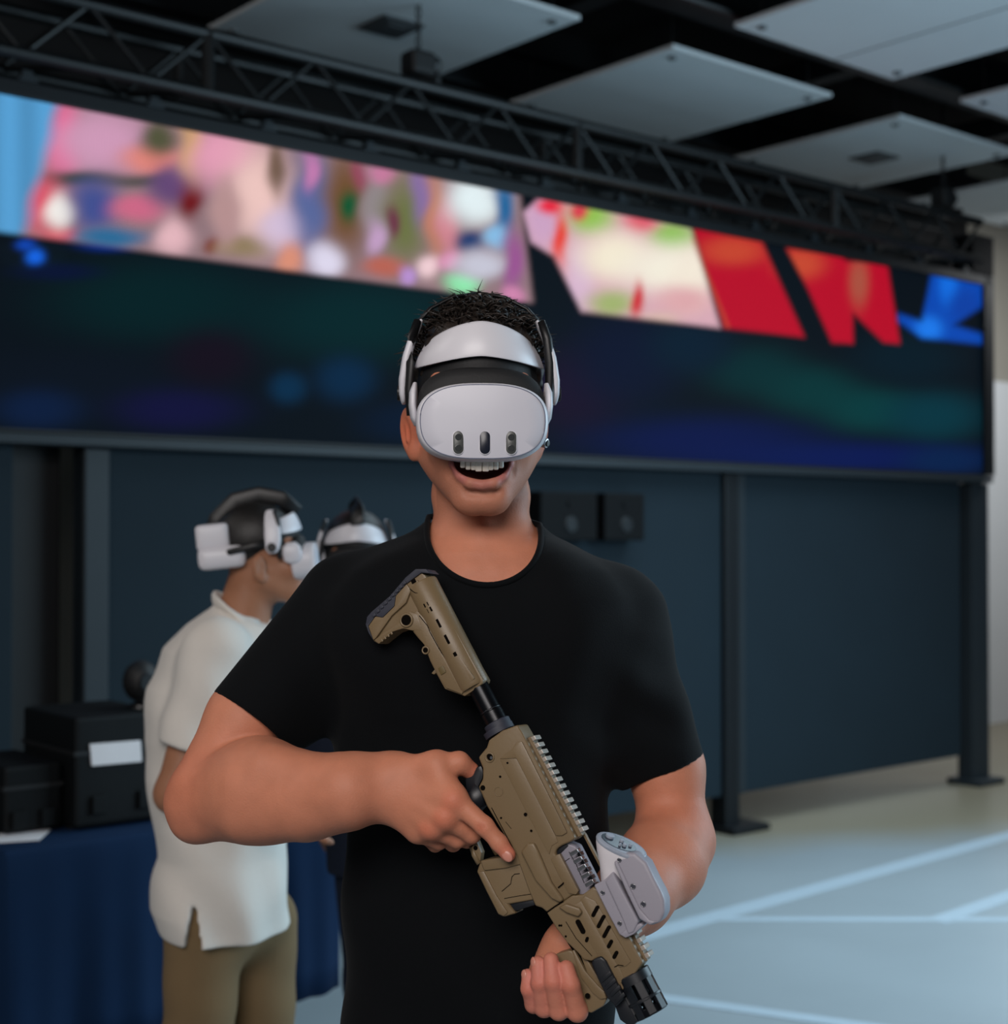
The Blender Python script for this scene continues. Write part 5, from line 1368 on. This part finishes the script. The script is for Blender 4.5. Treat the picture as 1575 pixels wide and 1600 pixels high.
# third visitor: hidden behind the man, facing this way
S3 = 1.0; Y3 = 3.74
HC3, HR3 = head_frame(556, 880, Y3, 8, 0, 0); HR3 = HR3 * S3
px3 = lambda v: p(v, 1100, Y3)[0]
man3 = thing('person', 'person in dark navy clothes mostly hidden behind the man\'s shoulder', 'person', (px3(606), Y3, 0))
def body3(P):
    d = head_sdf(tl(P, HC3, HR3, S3), mouth=False) * S3
    d = smin(d, cone(P, p(560, 940, Y3), p(562, 1010, Y3), 0.052, 0.058), 0.02)
    for sx in (-1, 1):
        d = smin(d, chain(P, [p(566 + sx * 92, 1075, Y3), p(566 + sx * 92, 1235, Y3 + 0.06), p(566 + sx * 40, 1330, Y3 + 0.16)], [0.045, 0.036, 0.026], 0.02), 0.02)
        d = smin(d, arm_fingers(P, p(566 + sx * 40, 1330, Y3 + 0.16), p(566 + sx * 20, 1345, Y3 + 0.17), 0.022, np.array([0, 1.0, 0.1])), 0.01)
    return smin(d, ell(P, p(562, 1080, Y3), (0.12, 0.09, 0.09)), 0.03)
v = nets(body3, p(420, 1480, Y3) - [0, 0.25, 0], p(710, 760, Y3) + [0, 0.26, 0], 0.006)
mesh_obj('body', v[0], v[1], M_skin2, man3)
v = nets(hairfn(HC3, HR3, S3), HC3 - 0.15, HC3 + 0.16, 0.006); mesh_obj('hair', v[0], v[1], M_hair2, man3)
def clothes3(P):
    zt = [p(0, y, Y3)[2] for y in (985, 1015, 1060, 1150, 1300, 1480)]
    d = tower(P, zt, [px3(v) for v in (562, 564, 568, 576, 590, 604)], [Y3] * 6, [0.066, 0.110, 0.150, 0.138, 0.132, 0.138], [0.06, 0.08, 0.10, 0.11, 0.11, 0.115], 2.2)
    for sx in (-1, 1):
        d = smin(d, cone(P, p(566 + sx * 88, 1072, Y3), p(566 + sx * 76, 1190, Y3 - 0.03), 0.060, 0.056), 0.03)
    d = smax(d, P[:, 2] - np.float32(zt[0]), 0.005)
    return smax(d, np.float32(0.72) - P[:, 2], 0.004)
v = nets(clothes3, (px3(400), Y3 - 0.2, 0.68), (px3(730), Y3 + 0.2, 1.5), 0.007); mesh_obj('shirt', v[0], v[1], M_navy, man3)
def trous3(P):
    d = ell(P, (px3(606), Y3, 0.80), (0.132, 0.11, 0.12))
    for sx in (-1, 1):
        d = smin(d, chain(P, [(px3(606) + sx * .064, Y3, .78), (px3(620) + sx * .070, Y3, .44), (px3(622) + sx * .075, Y3 + .01, .06)], [0.078, 0.060, 0.052], 0.03), 0.03)
    return smax(d, np.float32(0.04) - P[:, 2], 0.004)
v = nets(trous3, (px3(606) - .25, Y3 - .2, .03), (px3(606) + .28, Y3 + .2, .95), 0.008); mesh_obj('trousers', v[0], v[1], M_navy, man3)
for sx in (-1, 1): shoes(px3(622) + sx * 0.08, Y3, sx * -0.1, man3, M_shoe, M_sole)
headset(HC3, HR3, 'white headset peeking over the man\'s shoulder on the navy-clad person', 'headsets worn by the visitors', rear=True, detail=False)
# ================================================================== TABLE WITH BLUE CLOTH AND EQUIPMENT
M_cloth = mat('navy_blue_cloth', (3, 33, 64), 0.85, var=0.1, scale=9, bump=0.2, bscale=300, spec=0.2)
M_case = mat('black_flight_case', (7, 10, 12), 0.6, var=0.15, scale=14, bump=0.1, spec=0.2)
M_paper = mat('white_paper', (228, 230, 236), 0.7, var=0.02)
M_label = mat('white_label', (214, 212, 214), 0.6, var=0.03)
M_teal = mat('pale_blue_card', (84, 142, 172), 0.6, var=0.06)
M_alu = mat('dull_aluminium', (96, 100, 104), 0.4, metal=0.7, var=0.1)
def at_z(px, py, z):
    d = ray(px, py); return CAM + d * ((z - CAMZ) / d[2])
TZ = 0.755
T0 = at_z(18, 1331, TZ); T0 = T0 - UU * 0.02
TL, TD = 0.0, 0.66
T1 = at_z(548, 1264, TZ); TL = (T1 - T0) @ UU
def tp(s, o, z): q = T0 + s * UU - o * NN; return np.array([q[0], q[1], z])
tbl = thing('folding_table', 'long folding table hidden under the blue cloth', 'table', tp(TL / 2, TD / 2, 0))
bm_obj('table_top', box_bm(tp(TL / 2, TD / 2, TZ - 0.022), (TL - 0.03, TD - 0.03, 0.035), RW, 0.006), M_postl, tbl)
for s in (0.12, TL - 0.12):
    for o in (0.10, TD - 0.10):
        bm_obj('leg', tube_bm([tp(s, o, 0.0), tp(s, o, TZ - 0.035)], 0.015, 10), M_truss, tbl)
# the cloth: flat top and a pleated skirt
per = []
n1, n2 = 150, 44
for k in range(n1): per.append((TL * k / n1, 0.0, (0, 1)))
for k in range(n2): per.append((TL, TD * k / n2, (1, 0)))
for k in range(n1): per.append((TL * (1 - k / n1), TD, (0, -1)))
for k in range(n2): per.append((0.0, TD * (1 - k / n2), (-1, 0)))
rows = [(0.0, TZ + 0.003), (0.006, TZ), (0.010, TZ - 0.012), (0.014, TZ - 0.05), (0.018, TZ - 0.16), (0.022, TZ - 0.30), (0.026, TZ - 0.46), (0.03, 0.215)]
V = []; NP = len(per)
for ri, (o, z) in enumerate(rows):
    for k, (s, d, (ns_, no_)) in enumerate(per):
        f = max(0.0, (TZ - z) / TZ) ** 0.8
        u = k * 0.17
        am = 0.024 * f * (math.sin(u * 0.9 + 0.6 * math.sin(u * 0.31)) + 0.45 * math.sin(u * 2.1 + 1))
        q = tp(s + ns_ * (o + am), d - no_ * (o + am), z + 0.004 * math.sin(k * 0.4) * f)
        V.append(q)
Fq = []
for ri in range(len(rows) - 1):
    for k in range(NP):
        a, b = ri * NP + k, ri * NP + (k + 1) % NP
        Fq.append([a, b, b + NP, a + NP])
Fq.append(list(range(NP))[::-1])
cloth = mesh_obj('tablecloth', np.array(V), Fq, M_cloth)
md_ = cloth.modifiers.new('thickness', 'SOLIDIFY'); md_.thickness = 0.002; md_.offset = -1
tag(cloth, 'navy blue tablecloth hanging in folds over the long table at left', 'tablecloth')
TT = TZ + 0.006
def case(px0, px1, py1, o, d, label, latch=True):
    a = at_z(px0, 1285, TZ); b = at_z(px1, 1285, TZ)
    s0, s1 = (a - T0) @ UU, (b - T0) @ UU
    q = tp((s0 + s1) / 2, o, TZ); dd = ray((px0 + px1) / 2, py1)
    t = (q - CAM) @ NN / (dd @ NN); h = (CAM + dd * t)[2] - TT
    t_ = thing('equipment_case', label, 'case', tp((s0 + s1) / 2, o + d / 2, TT), 'black cases on the blue table')
    bm_obj('shell', box_bm(tp((s0 + s1) / 2, o + d / 2, TT + 0.008 + (h - 0.008) / 2), (s1 - s0, d, h - 0.008), RW, 0.012), M_case, t_)
    bm_obj('lid_seam', box_bm(tp((s0 + s1) / 2, o + d / 2, TT + h * 0.68), (s1 - s0 + 0.006, d + 0.006, 0.012), RW, 0.002), M_black, t_)
    for k in (0.25, 0.75):
        bm_obj('latch', box_bm(tp(s0 + (s1 - s0) * k, o - 0.006, TT + h * 0.22), (0.04, 0.012, 0.05), RW, 0.003), M_case, t_)
    for k in (0.08, 0.92):
        for dd_ in (0.06, d - 0.06):
            bm_obj('foot', box_bm(tp(s0 + (s1 - s0) * k, o + dd_, TT + 0.005), (0.03, 0.03, 0.009), RW), M_black, t_)
    return s0, s1, h, t_
s0, s1, h1, c1 = case(64, 262, 1118, 0.10, 0.36, 'large black equipment case with a white label strip behind the white shirt')
# its label strip
la, lb = at_z(142, 1285, TZ), at_z(226, 1285, TZ)
def on_face(px, py, o):
    dd = ray(px, py); q = tp(0, o, 0); return CAM + dd * ((q - CAM) @ NN / (dd @ NN))
A = [on_face(*q, 0.094) for q in ((141, 1163), (220, 1157), (222, 1190), (144, 1197))]
bm_obj('label_strip', loop_prism(A, [q - NN * 0.008 for q in A], 0.001), M_label, c1)
case(-60, 58, 1200, 0.16, 0.32, 'low black equipment case at the left picture edge')
# paper sheet, pale blue carton, round speaker
A = [at_z(*q, TT + 0.001) for q in ((-12, 1318), (62, 1313), (80, 1296), (6, 1297))]
pp = bm_obj('paper_sheet', loop_prism([q + [0, 0, 0.002] for q in A], A), M_paper); tag(pp, 'white paper sheets lying on the blue cloth at the left edge', 'paper')
ss = [((at_z(x, 1275, TZ) - T0) @ UU) for x in (436, 516)]
bx = thing('carton', 'pale blue carton with a white label on the table behind the man\'s elbow', 'box', tp(sum(ss) / 2, 0.3, TT))
hb_ = on_face(470, 1160, 0.22)[2] - TT
bm_obj('carton_body', box_bm(tp(sum(ss) / 2, 0.22 + 0.08, TT + hb_ / 2), (ss[1] - ss[0], 0.16, hb_), RW, 0.004), M_teal, bx)
A = [on_face(*q, 0.215) for q in ((474, 1159), (507, 1157), (508, 1184), (476, 1187))]
bm_obj('carton_label', loop_prism(A, [q - NN * 0.006 for q in A]), M_label, bx)
sp_c = on_face(220, 1076, 0.22)
spk = thing('round_speaker', 'round black speaker standing on the large equipment case', 'speaker', (sp_c[0], sp_c[1], TT + h1))
sp_c[2] = TT + h1 + 0.075; rs_ = 0.075
def sp_ring(z, r): return [sp_c + np.array([r * math.cos(t), r * math.sin(t), z]) for t in np.linspace(0, 2 * math.pi, 24, endpoint=False)]
bm_obj('ball', loft_bm([sp_ring(0.060 * math.sin(a), 0.052 * math.cos(a)) for a in np.linspace(-1.3, 1.45, 12)]), M_black, spk, True)
bm_obj('stand', loft_bm([sp_ring(-rs_ + 0.001, 0.04), sp_ring(-rs_ + 0.008, 0.038), sp_ring(-rs_ + 0.016, 0.015), sp_ring(-0.055, 0.015)]), M_blackgl, spk, True, auto=40)
bm_obj('driver', cyl_bm(sp_c + NN * 0.047, NN, 0.028, 0.012, 20, 0.003), M_blackgl, spk)
